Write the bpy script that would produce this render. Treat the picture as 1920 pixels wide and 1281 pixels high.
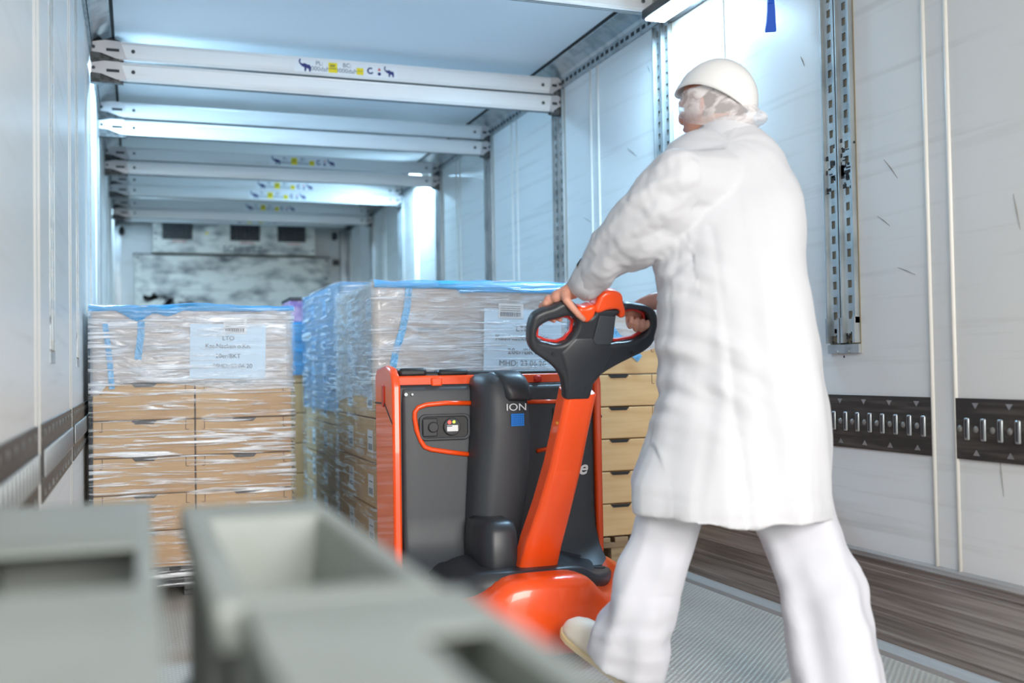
import bpy, bmesh, math, random
from mathutils import Vector, Matrix, noise
random.seed(7)
PI = math.pi
SC = bpy.context.scene
COL = SC.collection
for o in list(bpy.data.objects):
    bpy.data.objects.remove(o)

# ------------------------------------------------------------------ camera, light, exposure
YAW, PITCH, ROLL, FPX = 0.3431, 0.0259, -0.0166, 1973.1
CAM = Vector((0.2042, 0.0, 0.9168))
def camera():
    r = Vector((math.cos(YAW), -math.sin(YAW), 0)); fw = Vector((math.sin(YAW), math.cos(YAW), 0)); u = Vector((0, 0, 1))
    F = fw * math.cos(PITCH) + u * math.sin(PITCH); U = u * math.cos(PITCH) - fw * math.sin(PITCH)
    c, s = math.cos(ROLL), math.sin(ROLL)
    R2 = r * c + U * s; U2 = U * c - r * s
    cd = bpy.data.cameras.new('camera'); cam = bpy.data.objects.new('camera', cd); COL.objects.link(cam)
    m = Matrix((R2, U2, -F)).transposed().to_4x4(); m.translation = CAM
    cam.matrix_world = m
    cd.sensor_width = 36; cd.lens = FPX * 36 / 1920; cd.clip_start = 0.02; cd.clip_end = 200
    cd.dof.use_dof = True; cd.dof.focus_distance = 3.7; cd.dof.aperture_fstop = 1.8
    SC.camera = cam
camera()
SC.view_settings.view_transform = 'Standard'; SC.view_settings.look = 'None'
SC.view_settings.exposure = 0.68; SC.view_settings.gamma = 1; SC.view_settings.use_curve_mapping = False
w = bpy.data.worlds.new('world'); SC.world = w; w.use_nodes = True
w.node_tree.nodes['Background'].inputs[0].default_value = (1.0, 0.985, 0.95, 1)
w.node_tree.nodes['Background'].inputs[1].default_value = 1.0

def area(name, loc, size, energy, color, target, sy=None):
    l = bpy.data.lights.new(name, 'AREA'); l.energy = energy; l.color = color
    l.shape = 'RECTANGLE'; l.size = size; l.size_y = sy or size
    o = bpy.data.objects.new(name, l); COL.objects.link(o); o.location = loc
    d = Vector(target) - Vector(loc); o.rotation_euler = d.to_track_quat('-Z', 'Y').to_euler()
    return o
# daylight of the loading dock behind the open trailer doors
area('dock_light', (1.3, -3.2, 2.6), 3.0, 215, (1.0, 0.965, 0.925), (1.3, 4, 0.9), 2.2)
LAMPS = [(2.36, 3.90, 1, 2.44), (2.36, 8.38, 1, 2.52), (0.10, 5.74, -1, 2.52), (0.10, 10.72, -1, 2.52)]
COOL = (0.43, 0.73, 1.0)
for i, (lx, ly, sd, lz) in enumerate(LAMPS):
    area('lamp_light', (lx - 0.005 * sd, ly, lz - .015), 0.10, (28, 44, 48, 9)[i], COOL, (lx - 0.4 * sd, ly + .1, 0), 0.40)

# ------------------------------------------------------------------ materials
def lin(c):
    return tuple(((x / 255) / 12.92 if x / 255 <= 0.04045 else ((x / 255 + 0.055) / 1.055) ** 2.4) for x in c) + (1,)
def mat(name, rgb, rough=0.5, metal=0.0, bump=None, var=None, coat=0, spec=None, emit=None, sub=None):
    """rgb 0-255; bump=(scale xyz, strength, distance); var=(scale xyz, rgb2, lo, hi)"""
    m = bpy.data.materials.new(name); m.use_nodes = True
    nt = m.node_tree; N = nt.nodes; L = nt.links; b = N['Principled BSDF']
    b.inputs['Base Color'].default_value = lin(rgb); b.inputs['Roughness'].default_value = rough
    b.inputs['Metallic'].default_value = metal; b.inputs['Coat Weight'].default_value = coat
    if spec is not None: b.inputs['Specular IOR Level'].default_value = spec
    if sub: b.inputs['Subsurface Weight'].default_value = sub; b.inputs['Subsurface Radius'].default_value = (0.02, 0.008, 0.004)
    if emit:
        b.inputs['Emission Color'].default_value = lin(emit[0]); b.inputs['Emission Strength'].default_value = emit[1]
    def nz(scale, detail=4, dist=0.0):
        tc = N.new('ShaderNodeTexCoord'); mp = N.new('ShaderNodeMapping'); mp.inputs['Scale'].default_value = scale
        n = N.new('ShaderNodeTexNoise'); n.inputs['Scale'].default_value = 1; n.inputs['Detail'].default_value = detail
        n.inputs['Distortion'].default_value = dist
        L.new(tc.outputs['Object'], mp.inputs[0]); L.new(mp.outputs[0], n.inputs['Vector']); return n
    if var:
        n = nz(var[0]); r = N.new('ShaderNodeMapRange'); r.inputs[1].default_value = var[2]; r.inputs[2].default_value = var[3]
        mx = N.new('ShaderNodeMix'); mx.data_type = 'RGBA'
        mx.inputs['A'].default_value = lin(rgb); mx.inputs['B'].default_value = lin(var[1])
        L.new(n.outputs[0], r.inputs[0]); L.new(r.outputs[0], mx.inputs['Factor']); L.new(mx.outputs['Result'], b.inputs['Base Color'])
    if bump:
        n = nz(bump[0], 3); bp = N.new('ShaderNodeBump'); bp.inputs['Strength'].default_value = bump[1]; bp.inputs['Distance'].default_value = bump[2]
        L.new(n.outputs[0], bp.inputs['Height']); L.new(bp.outputs[0], b.inputs['Normal'])
    return m

M = {}
M['wall'] = mat('wall_panel', (218, 219, 218), .33, 0, ((1.2, 1.2, 9), .06, .006), ((3.0, 1.1, 30), (196, 196, 192), .55, .85))
M['ceiling'] = mat('ceiling_panel', (232, 234, 236), .45, 0, ((.6, .6, .6), .1, .02))
M['ridge'] = mat('seam_bead', (222, 220, 214), .4)
M['steel'] = mat('galvanised_steel', (176, 182, 184), .38, .75, None, ((14, 14, 6), (140, 148, 152), .45, .7))
M['steel_dark'] = mat('scuffed_steel', (96, 98, 98), .5, .6, None, ((30, 30, 30), (50, 48, 46), .4, .7))
M['slot'] = mat('slot_beige', (150, 140, 118), .7)
M['slot_dark'] = mat('slot_shadow_black', (40, 42, 44), .6)
M['rail_black'] = mat('black_lashing_rail', (62, 60, 58), .42, .4, None, ((4, 4, 60), (96, 92, 86), .45, .75))
M['kick'] = mat('scuffed_kick_plate', (164, 157, 152), .45, .2, ((1, 1, 30), .25, .004), ((1.2, 1.2, 55), (112, 105, 101), .40, .68))
M['curb'] = mat('grey_floor_curb', (158, 155, 152), .5, .2)
M['alu'] = mat('white_aluminium', (232, 232, 231), .35, .15, None, ((1.2, 6, 14), (208, 206, 202), .55, .8))
M['alu_under'] = mat('beam_groove_black', (34, 36, 38), .5)
M['plate'] = mat('bracket_steel', (196, 192, 192), .35, .5)
M['black'] = mat('black_plastic', (38, 39, 41), .45)
M['stud'] = mat('dull_steel_stud', (128, 126, 122), .5, .3)
M['rubber'] = mat('black_seal', (28, 28, 30), .7)
M['orange'] = mat('orange_red_paint', (250, 84, 24), .28, 0, None, None, coat=.4)
M['redside'] = mat('red_brown_paint', (196, 58, 36), .3, 0, coat=.4)
M['char'] = mat('charcoal_textured_plastic', (60, 64, 69), .48, 0, ((420, 420, 420), .25, .001))
M['char2'] = mat('dark_charcoal_plastic', (46, 49, 54), .38, 0, ((420, 420, 420), .15, .001))
M['card'] = mat('cardboard', (206, 170, 124), .7, 0, None, ((2.5, 2.5, 9), (190, 150, 104), .4, .7))
M['card2'] = mat('pale_cardboard', (226, 192, 142), .65, 0, None, ((3, 3, 30), (212, 174, 124), .4, .7))
M['carddark'] = mat('carton_flap_gap', (60, 46, 36), .8)
M['paper'] = mat('pale_blue_paper', (206, 226, 242), .55)
M['label'] = mat('white_label_paper', (232, 234, 236), .5)
M['ink'] = mat('grey_print', (92, 100, 110), .6)
M['inkblue'] = mat('navy_print', (34, 40, 110), .5)
M['yellow'] = mat('yellow_print', (236, 212, 26), .5)
M['wood'] = mat('pallet_wood', (176, 150, 116), .75, 0, None, ((3, 30, 30), (120, 98, 72), .4, .7))
M['bulk'] = mat('grimy_white_bulkhead', (222, 218, 208), .5, .0, None, ((4.5, 3, 9), (96, 98, 100), .44, .74))
M['vent'] = mat('dark_fan_guard', (44, 44, 48), .5)
M['lampbody'] = mat('black_lamp_housing', (30, 31, 34), .4)
M['lamp'] = mat('led_diffuser', (255, 255, 255), .4, emit=((214, 240, 255), 14))
M['crate'] = mat('grey_green_plastic', (143, 149, 146), .55, 0, None, ((5, 5, 5), (128, 134, 128), .4, .7))
M['strap'] = mat('blue_webbing', (20, 84, 196), .6)
M['skin'] = mat('skin', (214, 156, 134), .5, 0, ((60, 60, 60), .15, .002), ((18, 18, 18), (198, 130, 110), .45, .7), sub=.05)
M['hair'] = mat('grey_brown_hair', (92, 82, 76), .7, 0, ((160, 160, 30), .6, .004))
M['coat'] = mat('white_cotton_coat', (208, 209, 214), .8, 0, ((500, 500, 500), .12, .001))
M['trou'] = mat('white_cotton_trousers', (206, 207, 215), .82, 0, ((500, 500, 500), .12, .001))
M['helmet'] = mat('glossy_white_helmet', (238, 237, 236), .28, 0, coat=.3)
M['shoe'] = mat('cream_leather', (238, 230, 214), .5, 0, ((60, 60, 60), .3, .004))
M['sole'] = mat('tan_rubber_sole', (222, 196, 146), .6)
M['white'] = mat('white_print', (240, 240, 240), .5)
M['bluebadge'] = mat('blue_badge', (36, 132, 224), .35)
M['badgeline'] = mat('badge_grid_blue', (24, 70, 150), .4)
M['red_led'] = mat('red_indicator', (255, 40, 40), .4, emit=((255, 60, 50), 3))
M['green_led'] = mat('yellow_green_indicator', (190, 230, 60), .4, emit=((190, 240, 60), 2))
M['redbutton'] = mat('red_stop_button', (206, 44, 30), .3)

def floor_mat():
    m = bpy.data.materials.new('studded_aluminium_floor'); m.use_nodes = True
    nt = m.node_tree; N = nt.nodes; L = nt.links; b = N['Principled BSDF']
    tc = N.new('ShaderNodeTexCoord')
    vo = N.new('ShaderNodeTexVoronoi'); vo.inputs['Scale'].default_value = 1; vo.inputs['Randomness'].default_value = 0
    mp = N.new('ShaderNodeMapping'); mp.inputs['Scale'].default_value = (62, 62, 62); mp.inputs['Rotation'].default_value = (0, 0, .785)
    L.new(tc.outputs['Object'], mp.inputs[0]); L.new(mp.outputs[0], vo.inputs['Vector'])
    r = N.new('ShaderNodeMapRange'); r.inputs[1].default_value = .22; r.inputs[2].default_value = .42; r.inputs[3].default_value = 1; r.inputs[4].default_value = 0
    L.new(vo.outputs['Distance'], r.inputs[0])
    n = N.new('ShaderNodeTexNoise'); mp2 = N.new('ShaderNodeMapping'); mp2.inputs['Scale'].default_value = (5, 1.2, 1)
    n.inputs['Scale'].default_value = 1.4; n.inputs['Detail'].default_value = 5
    L.new(tc.outputs['Object'], mp2.inputs[0]); L.new(mp2.outputs[0], n.inputs['Vector'])
    mx = N.new('ShaderNodeMix'); mx.data_type = 'RGBA'; mx.inputs['A'].default_value = lin((156, 150, 143)); mx.inputs['B'].default_value = lin((194, 188, 179))
    L.new(n.outputs[0], mx.inputs['Factor'])
    mx2 = N.new('ShaderNodeMix'); mx2.data_type = 'RGBA'; mx2.inputs['B'].default_value = lin((222, 218, 204))
    ml = N.new('ShaderNodeMath'); ml.operation = 'MULTIPLY'; ml.inputs[1].default_value = .6
    L.new(r.outputs[0], ml.inputs[0]); L.new(ml.outputs[0], mx2.inputs['Factor']); L.new(mx.outputs['Result'], mx2.inputs['A'])
    L.new(mx2.outputs['Result'], b.inputs['Base Color'])
    b.inputs['Roughness'].default_value = .42; b.inputs['Metallic'].default_value = .3
    bp = N.new('ShaderNodeBump'); bp.inputs['Strength'].default_value = .5; bp.inputs['Distance'].default_value = .003
    L.new(r.outputs[0], bp.inputs['Height']); L.new(bp.outputs[0], b.inputs['Normal'])
    return m
M['floor'] = floor_mat()

def film_mat(name, base, streak, rgb, scale, rot=0.0, rough=.12, bstr=1.0, lo=.52, hi=.66):
    """transparent sheet whose wrinkles (stretched noise) are more opaque, as painted-in highlights, and glint"""
    m = bpy.data.materials.new(name); m.use_nodes = True
    nt = m.node_tree; N = nt.nodes; L = nt.links; b = N['Principled BSDF']; out = N['Material Output']
    b.inputs['Base Color'].default_value = lin(rgb); b.inputs['Roughness'].default_value = rough
    b.inputs['Specular IOR Level'].default_value = 1.0
    tc = N.new('ShaderNodeTexCoord'); mp = N.new('ShaderNodeMapping'); mp.inputs['Scale'].default_value = scale; mp.inputs['Rotation'].default_value = (0, rot, 0)
    n = N.new('ShaderNodeTexNoise'); n.inputs['Scale'].default_value = 1; n.inputs['Detail'].default_value = 5; n.inputs['Distortion'].default_value = .8
    L.new(tc.outputs['Object'], mp.inputs[0]); L.new(mp.outputs[0], n.inputs['Vector'])
    n2 = N.new('ShaderNodeTexNoise'); n2.inputs['Scale'].default_value = 4.5; n2.inputs['Detail'].default_value = 2
    L.new(tc.outputs['Object'], n2.inputs['Vector'])
    r2 = N.new('ShaderNodeMapRange'); r2.inputs[1].default_value = .34; r2.inputs[2].default_value = .56
    L.new(n2.outputs[0], r2.inputs[0])
    r = N.new('ShaderNodeMapRange'); r.inputs[1].default_value = lo; r.inputs[2].default_value = hi; r.inputs[3].default_value = 0; r.inputs[4].default_value = streak - base
    L.new(n.outputs[0], r.inputs[0])
    ml = N.new('ShaderNodeMath'); ml.operation = 'MULTIPLY_ADD'; ml.inputs[2].default_value = base
    L.new(r.outputs[0], ml.inputs[0]); L.new(r2.outputs[0], ml.inputs[1])
    bp = N.new('ShaderNodeBump'); bp.inputs['Strength'].default_value = bstr; bp.inputs['Distance'].default_value = .012
    L.new(n.outputs[0], bp.inputs['Height']); L.new(bp.outputs[0], b.inputs['Normal'])
    tr = N.new('ShaderNodeBsdfTransparent'); mx = N.new('ShaderNodeMixShader')
    L.new(ml.outputs[0], mx.inputs[0]); L.new(tr.outputs[0], mx.inputs[1]); L.new(b.outputs[0], mx.inputs[2]); L.new(mx.outputs[0], out.inputs[0])
    return m
M['wrap'] = film_mat('clear_stretch_film', .10, .9, (240, 244, 250), (3.0, 3.0, 56), .03, .14, 1.0, .49, .585)  # opaque streaks paint white highlights into the clear film
M['wrap2'] = film_mat('clear_stretch_film_diagonal', .10, .8, (236, 240, 246), (3.2, 3.2, 60), .16, .14, 1.0, .51, .62)
M['cover'] = film_mat('pale_grey_blue_cover_film', .50, .86, (218, 228, 240), (6, 6, 30), .5, .16, 1.0, .48, .62)
M['cover2'] = film_mat('blue_tinted_cover_film', .58, .85, (78, 158, 214), (2.5, 2.5, 62), .1, .2)
M['bluefilm'] = film_mat('bright_blue_film', .60, .95, (70, 176, 242), (5, 5, 60), 0, .15)
M['net'] = film_mat('white_hair_net', .38, .9, (246, 240, 240), (22, 22, 30), .4, .8, .3, .45, .6)

# ------------------------------------------------------------------ mesh helpers
class MB:
    def __init__(s): s.bm = bmesh.new()
    def box(s, x0, x1, y0, y1, z0, z1):
        v = [s.bm.verts.new(c) for c in ((x0, y0, z0), (x1, y0, z0), (x1, y1, z0), (x0, y1, z0), (x0, y0, z1), (x1, y0, z1), (x1, y1, z1), (x0, y1, z1))]
        for f in ((0, 3, 2, 1), (4, 5, 6, 7), (0, 1, 5, 4), (1, 2, 6, 5), (2, 3, 7, 6), (3, 0, 4, 7)): s.bm.faces.new([v[i] for i in f])
        return s
    def loft(s, rings, cap=True, closed=True):
        R = [[s.bm.verts.new(p) for p in r] for r in rings]; n = len(R[0])
        for a, b in zip(R, R[1:]):
            for i in range(n if closed else n - 1):
                j = (i + 1) % n; s.bm.faces.new((a[i], a[j], b[j], b[i]))
        if cap: s.bm.faces.new(R[0][::-1]); s.bm.faces.new(R[-1])
        return s
    def tube(s, pts, r, n=10):
        pts = [Vector(p) for p in pts]; rr = r if isinstance(r, (list, tuple)) else [r] * len(pts)
        rings = []
        for i, p in enumerate(pts):
            d = (pts[min(i + 1, len(pts) - 1)] - pts[max(i - 1, 0)]).normalized()
            a = d.orthogonal().normalized() if i == 0 else (a - d * a.dot(d)).normalized()
            b = d.cross(a); rings.append([p + (a * math.cos(t * 2 * PI / n) + b * math.sin(t * 2 * PI / n)) * rr[i] for t in range(n)])
        return s.loft(rings)
    def cyl(s, a, b, r, n=20, r2=None): return s.tube([a, b], [r, r if r2 is None else r2], n)
    def ball(s, c, r, seg=18):
        r = (r, r, r) if not isinstance(r, (tuple, list)) else r
        m = Matrix.Translation(c) @ Matrix.Diagonal((*r, 1))
        bmesh.ops.create_uvsphere(s.bm, u_segments=seg, v_segments=seg // 2 + 2, radius=1, matrix=m); return s
    def ballm(s, m, seg=18):
        bmesh.ops.create_uvsphere(s.bm, u_segments=seg, v_segments=seg // 2 + 2, radius=1, matrix=m); return s
    def chain(s, pts):
        """pts (x,y,z,r): tapered capsules, to be fused by the voxel remesh"""
        for a, b in zip(pts, pts[1:]): s.cyl(a[:3], b[:3], a[3], 14, b[3])
        for a in pts: s.ball(a[:3], a[3], 14)
        return s
    def prism(s, poly, m, t):
        """2-D polygon extruded by t along local z of matrix m"""
        return s.loft([[m @ Vector((x, y, 0)) for x, y in poly], [m @ Vector((x, y, t)) for x, y in poly]])
    def obj(s, name, mt, parent=None, smooth=False, bevel=0, seg=2, loc=None):
        bm = s.bm; bmesh.ops.recalc_face_normals(bm, faces=bm.faces)
        me = bpy.data.meshes.new(name); off = wl(parent) if parent else (Vector(loc) if loc else Vector((0, 0, 0)))
        bmesh.ops.translate(bm, verts=bm.verts, vec=-off)
        bm.to_mesh(me); bm.free()
        return link(name, me, mt, parent, smooth, bevel, seg, loc)
def wl(o):
    v = Vector(o.location)
    while o.parent: o = o.parent; v += o.location
    return v
def link(name, me, mt, parent, smooth=False, bevel=0, seg=2, loc=None):
    if mt is not None:
        for x in (mt if isinstance(mt, list) else [mt]): me.materials.append(M[x])
    o = bpy.data.objects.new(name, me); COL.objects.link(o)
    if parent: o.parent = parent
    elif loc: o.location = loc
    if smooth:
        for p in me.polygons: p.use_smooth = True
    if bevel:
        b = o.modifiers.new('b', 'BEVEL'); b.width = bevel; b.segments = seg; b.limit_method = 'ANGLE'; b.angle_limit = .6
        for p in me.polygons: p.use_smooth = True
        if not smooth: me.set_sharp_from_angle(angle=.9)
    return o
def structure(o): o['kind'] = 'structure'; return o
def thing(name, label, cat, loc=(0, 0, 0), group=None):
    o = bpy.data.objects.new(name, None); COL.objects.link(o); o.location = loc; o.empty_display_size = .1
    return tag(o, label, cat, group)
def tag(o, label, cat, group=None):
    o['label'] = label; o['category'] = cat
    if group: o['group'] = group
    return o
def copy_tree(o, parent=None, loc=None):
    c = o.copy(); COL.objects.link(c)
    if parent: c.parent = parent
    if loc is not None: c.location = loc
    for ch in list(o.children): copy_tree(ch, c)
    return c
def baked(o):
    dg = bpy.context.evaluated_depsgraph_get(); me = bpy.data.meshes.new_from_object(o.evaluated_get(dg)); return me
def shape2d(name, outlines, mt, parent, m, depth, bevel=0, res=2, smooth_poly=False):
    """filled outline with holes (2-D curve), thick and bevelled, placed by matrix m (world)"""
    cu = bpy.data.curves.new(name, 'CURVE'); cu.dimensions = '2D'; cu.fill_mode = 'BOTH'
    cu.extrude = max(depth / 2 - bevel, 0.0001); cu.bevel_depth = bevel; cu.bevel_resolution = res; cu.offset = -bevel
    for pts in outlines:
        if smooth_poly:
            sp = cu.splines.new('BEZIER'); sp.bezier_points.add(len(pts) - 1)
            for b, p in zip(sp.bezier_points, pts): b.co = (*p, 0); b.handle_left_type = b.handle_right_type = 'AUTO'
            sp.use_cyclic_u = True; sp.resolution_u = 5
        else:
            sp = cu.splines.new('POLY'); sp.points.add(len(pts) - 1)
            for b, p in zip(sp.points, pts): b.co = (*p, 0, 1)
            sp.use_cyclic_u = True
    t = bpy.data.objects.new('tmp', cu); COL.objects.link(t); me = baked(t)
    bpy.data.objects.remove(t); me.transform(m); me.transform(Matrix.Translation(-(wl(parent) if parent else Vector())))
    me.name = name; me.materials.clear()
    o = link(name, me, mt, parent, True); me.set_sharp_from_angle(angle=.8); return o
def text_mesh(body, size, m, depth=.0006, align='CENTER', shear=0, sx=1, bold=0):
    cu = bpy.data.curves.new('t', 'FONT'); cu.body = body; cu.size = size; cu.extrude = depth; cu.align_x = align; cu.align_y = 'CENTER'; cu.shear = shear; cu.offset = bold
    t = bpy.data.objects.new('tmp', cu); COL.objects.link(t); me = baked(t); bpy.data.objects.remove(t)
    me.transform(Matrix.Diagonal((sx, 1, 1, 1))); me.transform(m); return me
def texts(name, items, mt, parent):
    bm = bmesh.new()
    for it in items:
        me = text_mesh(**it); bm.from_mesh(me); bpy.data.meshes.remove(me)
    bmesh.ops.translate(bm, verts=bm.verts, vec=-wl(parent)); me = bpy.data.meshes.new(name); bm.to_mesh(me); bm.free()
    me.materials.clear()
    return link(name, me, mt, parent)
def frame(o, x, y):
    """matrix from origin and two axes"""
    x = Vector(x).normalized(); y = Vector(y); y = (y - x * y.dot(x)).normalized(); z = x.cross(y)
    m = Matrix((x, y, z)).transposed().to_4x4(); m.translation = Vector(o); return m
def XZ(x, y, z): return frame((x, y, z), (1, 0, 0), (0, 0, 1))      # faces -Y
def fused(name, mb, mt, parent, voxel, disp=None, smooth_it=6):
    """union of overlapping solids into one continuous skin"""
    me = bpy.data.meshes.new(name); bm = mb.bm; bmesh.ops.recalc_face_normals(bm, faces=bm.faces); bm.to_mesh(me); bm.free()
    t = bpy.data.objects.new('tmp', me); COL.objects.link(t)
    r = t.modifiers.new('r', 'REMESH'); r.mode = 'VOXEL'; r.voxel_size = voxel
    if smooth_it: s = t.modifiers.new('s', 'SMOOTH'); s.factor = .5; s.iterations = smooth_it
    out = baked(t); bpy.data.objects.remove(t); bpy.data.meshes.remove(me)
    if disp:
        ns = [v.normal.copy() for v in out.vertices]
        for v, nn in zip(out.vertices, ns): v.co += nn * disp(v.co, nn)
    out.transform(Matrix.Translation(-wl(parent))); out.name = name; out.materials.clear()
    return link(name, out, mt, parent, True)

# ------------------------------------------------------------------ trailer shell
W, H, Y0, Y1 = 2.46, 2.60, -1.2, 11.80
structure(MB().box(-.05, W + .05, Y0, Y1 + .05, -.06, 0).obj('floor', 'floor'))
structure(MB().box(-.05, W + .05, Y0, Y1 + .05, H, H + .06).obj('ceiling', 'ceiling'))
structure(MB().box(-.06, 0, Y0, Y1, 0, H).obj('wall_left', 'wall'))
structure(MB().box(W, W + .06, Y0, Y1, 0, H).obj('wall_right', 'wall'))
structure(MB().box(-.06, W + .06, Y1, Y1 + .06, 0, H).obj('wall_back', 'wall'))
M['scratch'] = mat('grey_scratch', (132, 132, 130), .6)
WR = bpy.data.objects['wall_right']
for y, z, dy, dz in ((2.72, 1.53, .030, .035), (2.76, 1.37, .030, .020), (4.36, 2.30, .012, .02), (3.80, 2.22, .03, .015), (3.17, 2.00, .01, .02), (2.66, 1.20, .04, .015), (4.55, 1.95, .05, .03), (2.22, 1.32, .01, .05), (5.1, 1.7, .05, .02), (2.30, .60, .006, .06)):
    structure(MB().tube([(W - .0003, y - dy, z - dz), (W - .0006, y, z + dz * .1), (W - .0003, y + dy, z + dz)], [.0006, .0018, .0006], 6).obj('scratch', 'scratch', WR))
SEAMS = [2.512 + 1.232 * k for k in range(-2, 8)]
for side, xs, sg in (('left', 0.0, 1), ('right', W, -1)):
    # pairs of moulded beads running up the wall panels
    mb = MB()
    for y in SEAMS:
        for dy in (-.047, .047):
            mb.cyl((xs, y + dy, .29), (xs, y + dy, 2.48), .0075 if side == 'right' else .0028, 8)
    structure(mb.obj('trim_1' if side == 'left' else 'trim_2', 'ridge', smooth=True))
    # scuffed aluminium kick plate with ribs
    mb = MB(); mb.box(*sorted((xs, xs + sg * .016)), Y0, Y1, 0.0, .285)
    prof = [(0, .285), (.026, .285), (.03, .290), (.026, .302), (0, .306)]
    mb.loft([[(xs + sg * a, y, b) for a, b in prof] for y in (Y0, Y1)])
    for z in (.055, .115, .135, .19, .245, .262): mb.box(*sorted((xs, xs + sg * .021)), Y0, Y1, z, z + .006)
    structure(mb.obj('baseboard_' + side, 'kick'))
    mb = MB(); prof = [(0, 0), (.06, 0), (.055, .014), (.035, .022), (.02, .03), (0, .03)]
    mb.loft([[(xs + sg * a, y, b) for a, b in prof] for y in (Y0, Y1)])
    structure(mb.obj('trim_3' if side == 'left' else 'trim_4', 'curb'))
    # steel cove between wall and roof with a punched strip
    mb = MB(); prof = [(0, 2.478), (.012, 2.478), (.014, 2.53), (.022, 2.545), (.05, 2.565), (.095, 2.588), (.105, 2.60), (0, 2.60)]
    mb.loft([[(xs + sg * a, y, b) for a, b in prof] for y in (Y0, Y1)])
    cv = structure(mb.obj('trim_5' if side == 'left' else 'trim_6', 'steel'))
    mb = MB(); y = 1.0
    while y < 11.7: mb.box(*sorted((xs + sg * .012, xs + sg * .0155)), y, y + .028, 2.496, 2.514); y += .058
    structure(mb.obj('punched_strip', 'slot_dark', cv))
    mb = MB(); mb.box(*sorted((xs + sg * .100, xs + sg * .114)), Y0, Y1, 2.592, 2.60)
    structure(mb.obj('trim_7' if side == 'left' else 'trim_8', 'rubber'))

# slotted anchor rails on both walls
def slotted_rail(y, side, label):
    xs, sg = (0.0, 1) if side == 'left' else (W, -1)
    t = thing('slotted_rail', label, 'wall rail', (xs + sg * .001, y, .95), 'slotted anchor rails on the ' + side + ' wall')
    sq = 1 if side == 'right' else .08
    def X(a, b): return sorted((xs + sg * a * sq, xs + sg * b * sq))
    mb = MB(); z0, z1 = .95, 2.47; hw = .082
    for sgn in (-1, 1):
        c = y + sgn * .040
        mb.box(*X(.002, .009), c - .034, c - .0095, z0 + .06, z1); mb.box(*X(.002, .009), c + .0095, c + .034, z0 + .06, z1)
        z = z0 + .06; mb.box(*X(.002, .009), c - .0095, c + .0095, z, z + .055); z += .055
        while z < z1 - .05: mb.box(*X(.002, .009), c - .0095, c + .0095, z + .026, z + .052); z += .052
        for e in (-.034, .034): mb.box(*X(.002, .019), c + e - .003, c + e + .003, z0 + .10, z1)
        for e in (-.031, .031): mb.box(*X(.002, .024), c + e - .006, c + e + .006, z0 + .035, z0 + .12)
    mb.obj('rail_plate', 'steel', t)
    MB().box(*X(0.0, .002), y - hw, y + hw, z0, z1).obj('backing', 'slot', t)
    mb = MB(); mb.box(*X(.002, .013), y - hw, y + hw, z0, z0 + .03)
    for e in (-.03, .03): mb.cyl((xs + sg * .012 * sq, y + e, z0 + .006), (xs + sg * .018 * sq, y + e, z0 + .006), .006, 10)
    mb.obj('end_plate', 'steel', t)
    if abs(y - 2.965) < .1 and side == 'right':
        mb = MB(); random.seed(3)
        for zc, n, w_ in ((1.56, 46, .075), (1.62, 16, .06), (.995, 26, .05)):
            for k in range(n):
                a = y + random.gauss(-.01 if zc > 1.5 else 0, w_ * .55); b = zc + random.gauss(0, .024); s1 = random.uniform(.003, .012); s2 = random.uniform(.002, .008)
                if abs(a - y) < hw: mb.box(*X(.009, .0096), a - s1, a + s1, b - s2, b + s2)
        mb.obj('dark_scuff', 'slot_dark', t)['label'] = 'dark scuffed patches on the rail'
ordn = ['nearest', 'second', 'third', 'fourth', 'fifth', 'sixth', 'seventh', 'eighth']
desc_r = ['scuffed double slotted steel rail ending above the black strip, right of the man',
          'galvanised double slotted rail on the right wall just left of the white helmet',
          'double slotted steel rail under the right end of the nearest beam pair',
          'double slotted steel rail under the right end of the second beam pair',
          'double slotted steel rail under the right end of the third beam pair',
          'small slotted steel rail under the right end of the fourth beam pair',
          'small slotted steel rail under the right end of the fifth beam pair',
          'farthest slotted steel rail on the right wall, next to the bulkhead']
for k in range(8):
    slotted_rail(2.965 + 1.246 * k - (.03 if k == 7 else 0), 'right', desc_r[k])
    slotted_rail(2.965 + 1.246 * k - (.03 if k == 7 else 0), 'left', ordn[k] + ' slotted steel rail along the left wall, seen edge-on')

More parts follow.
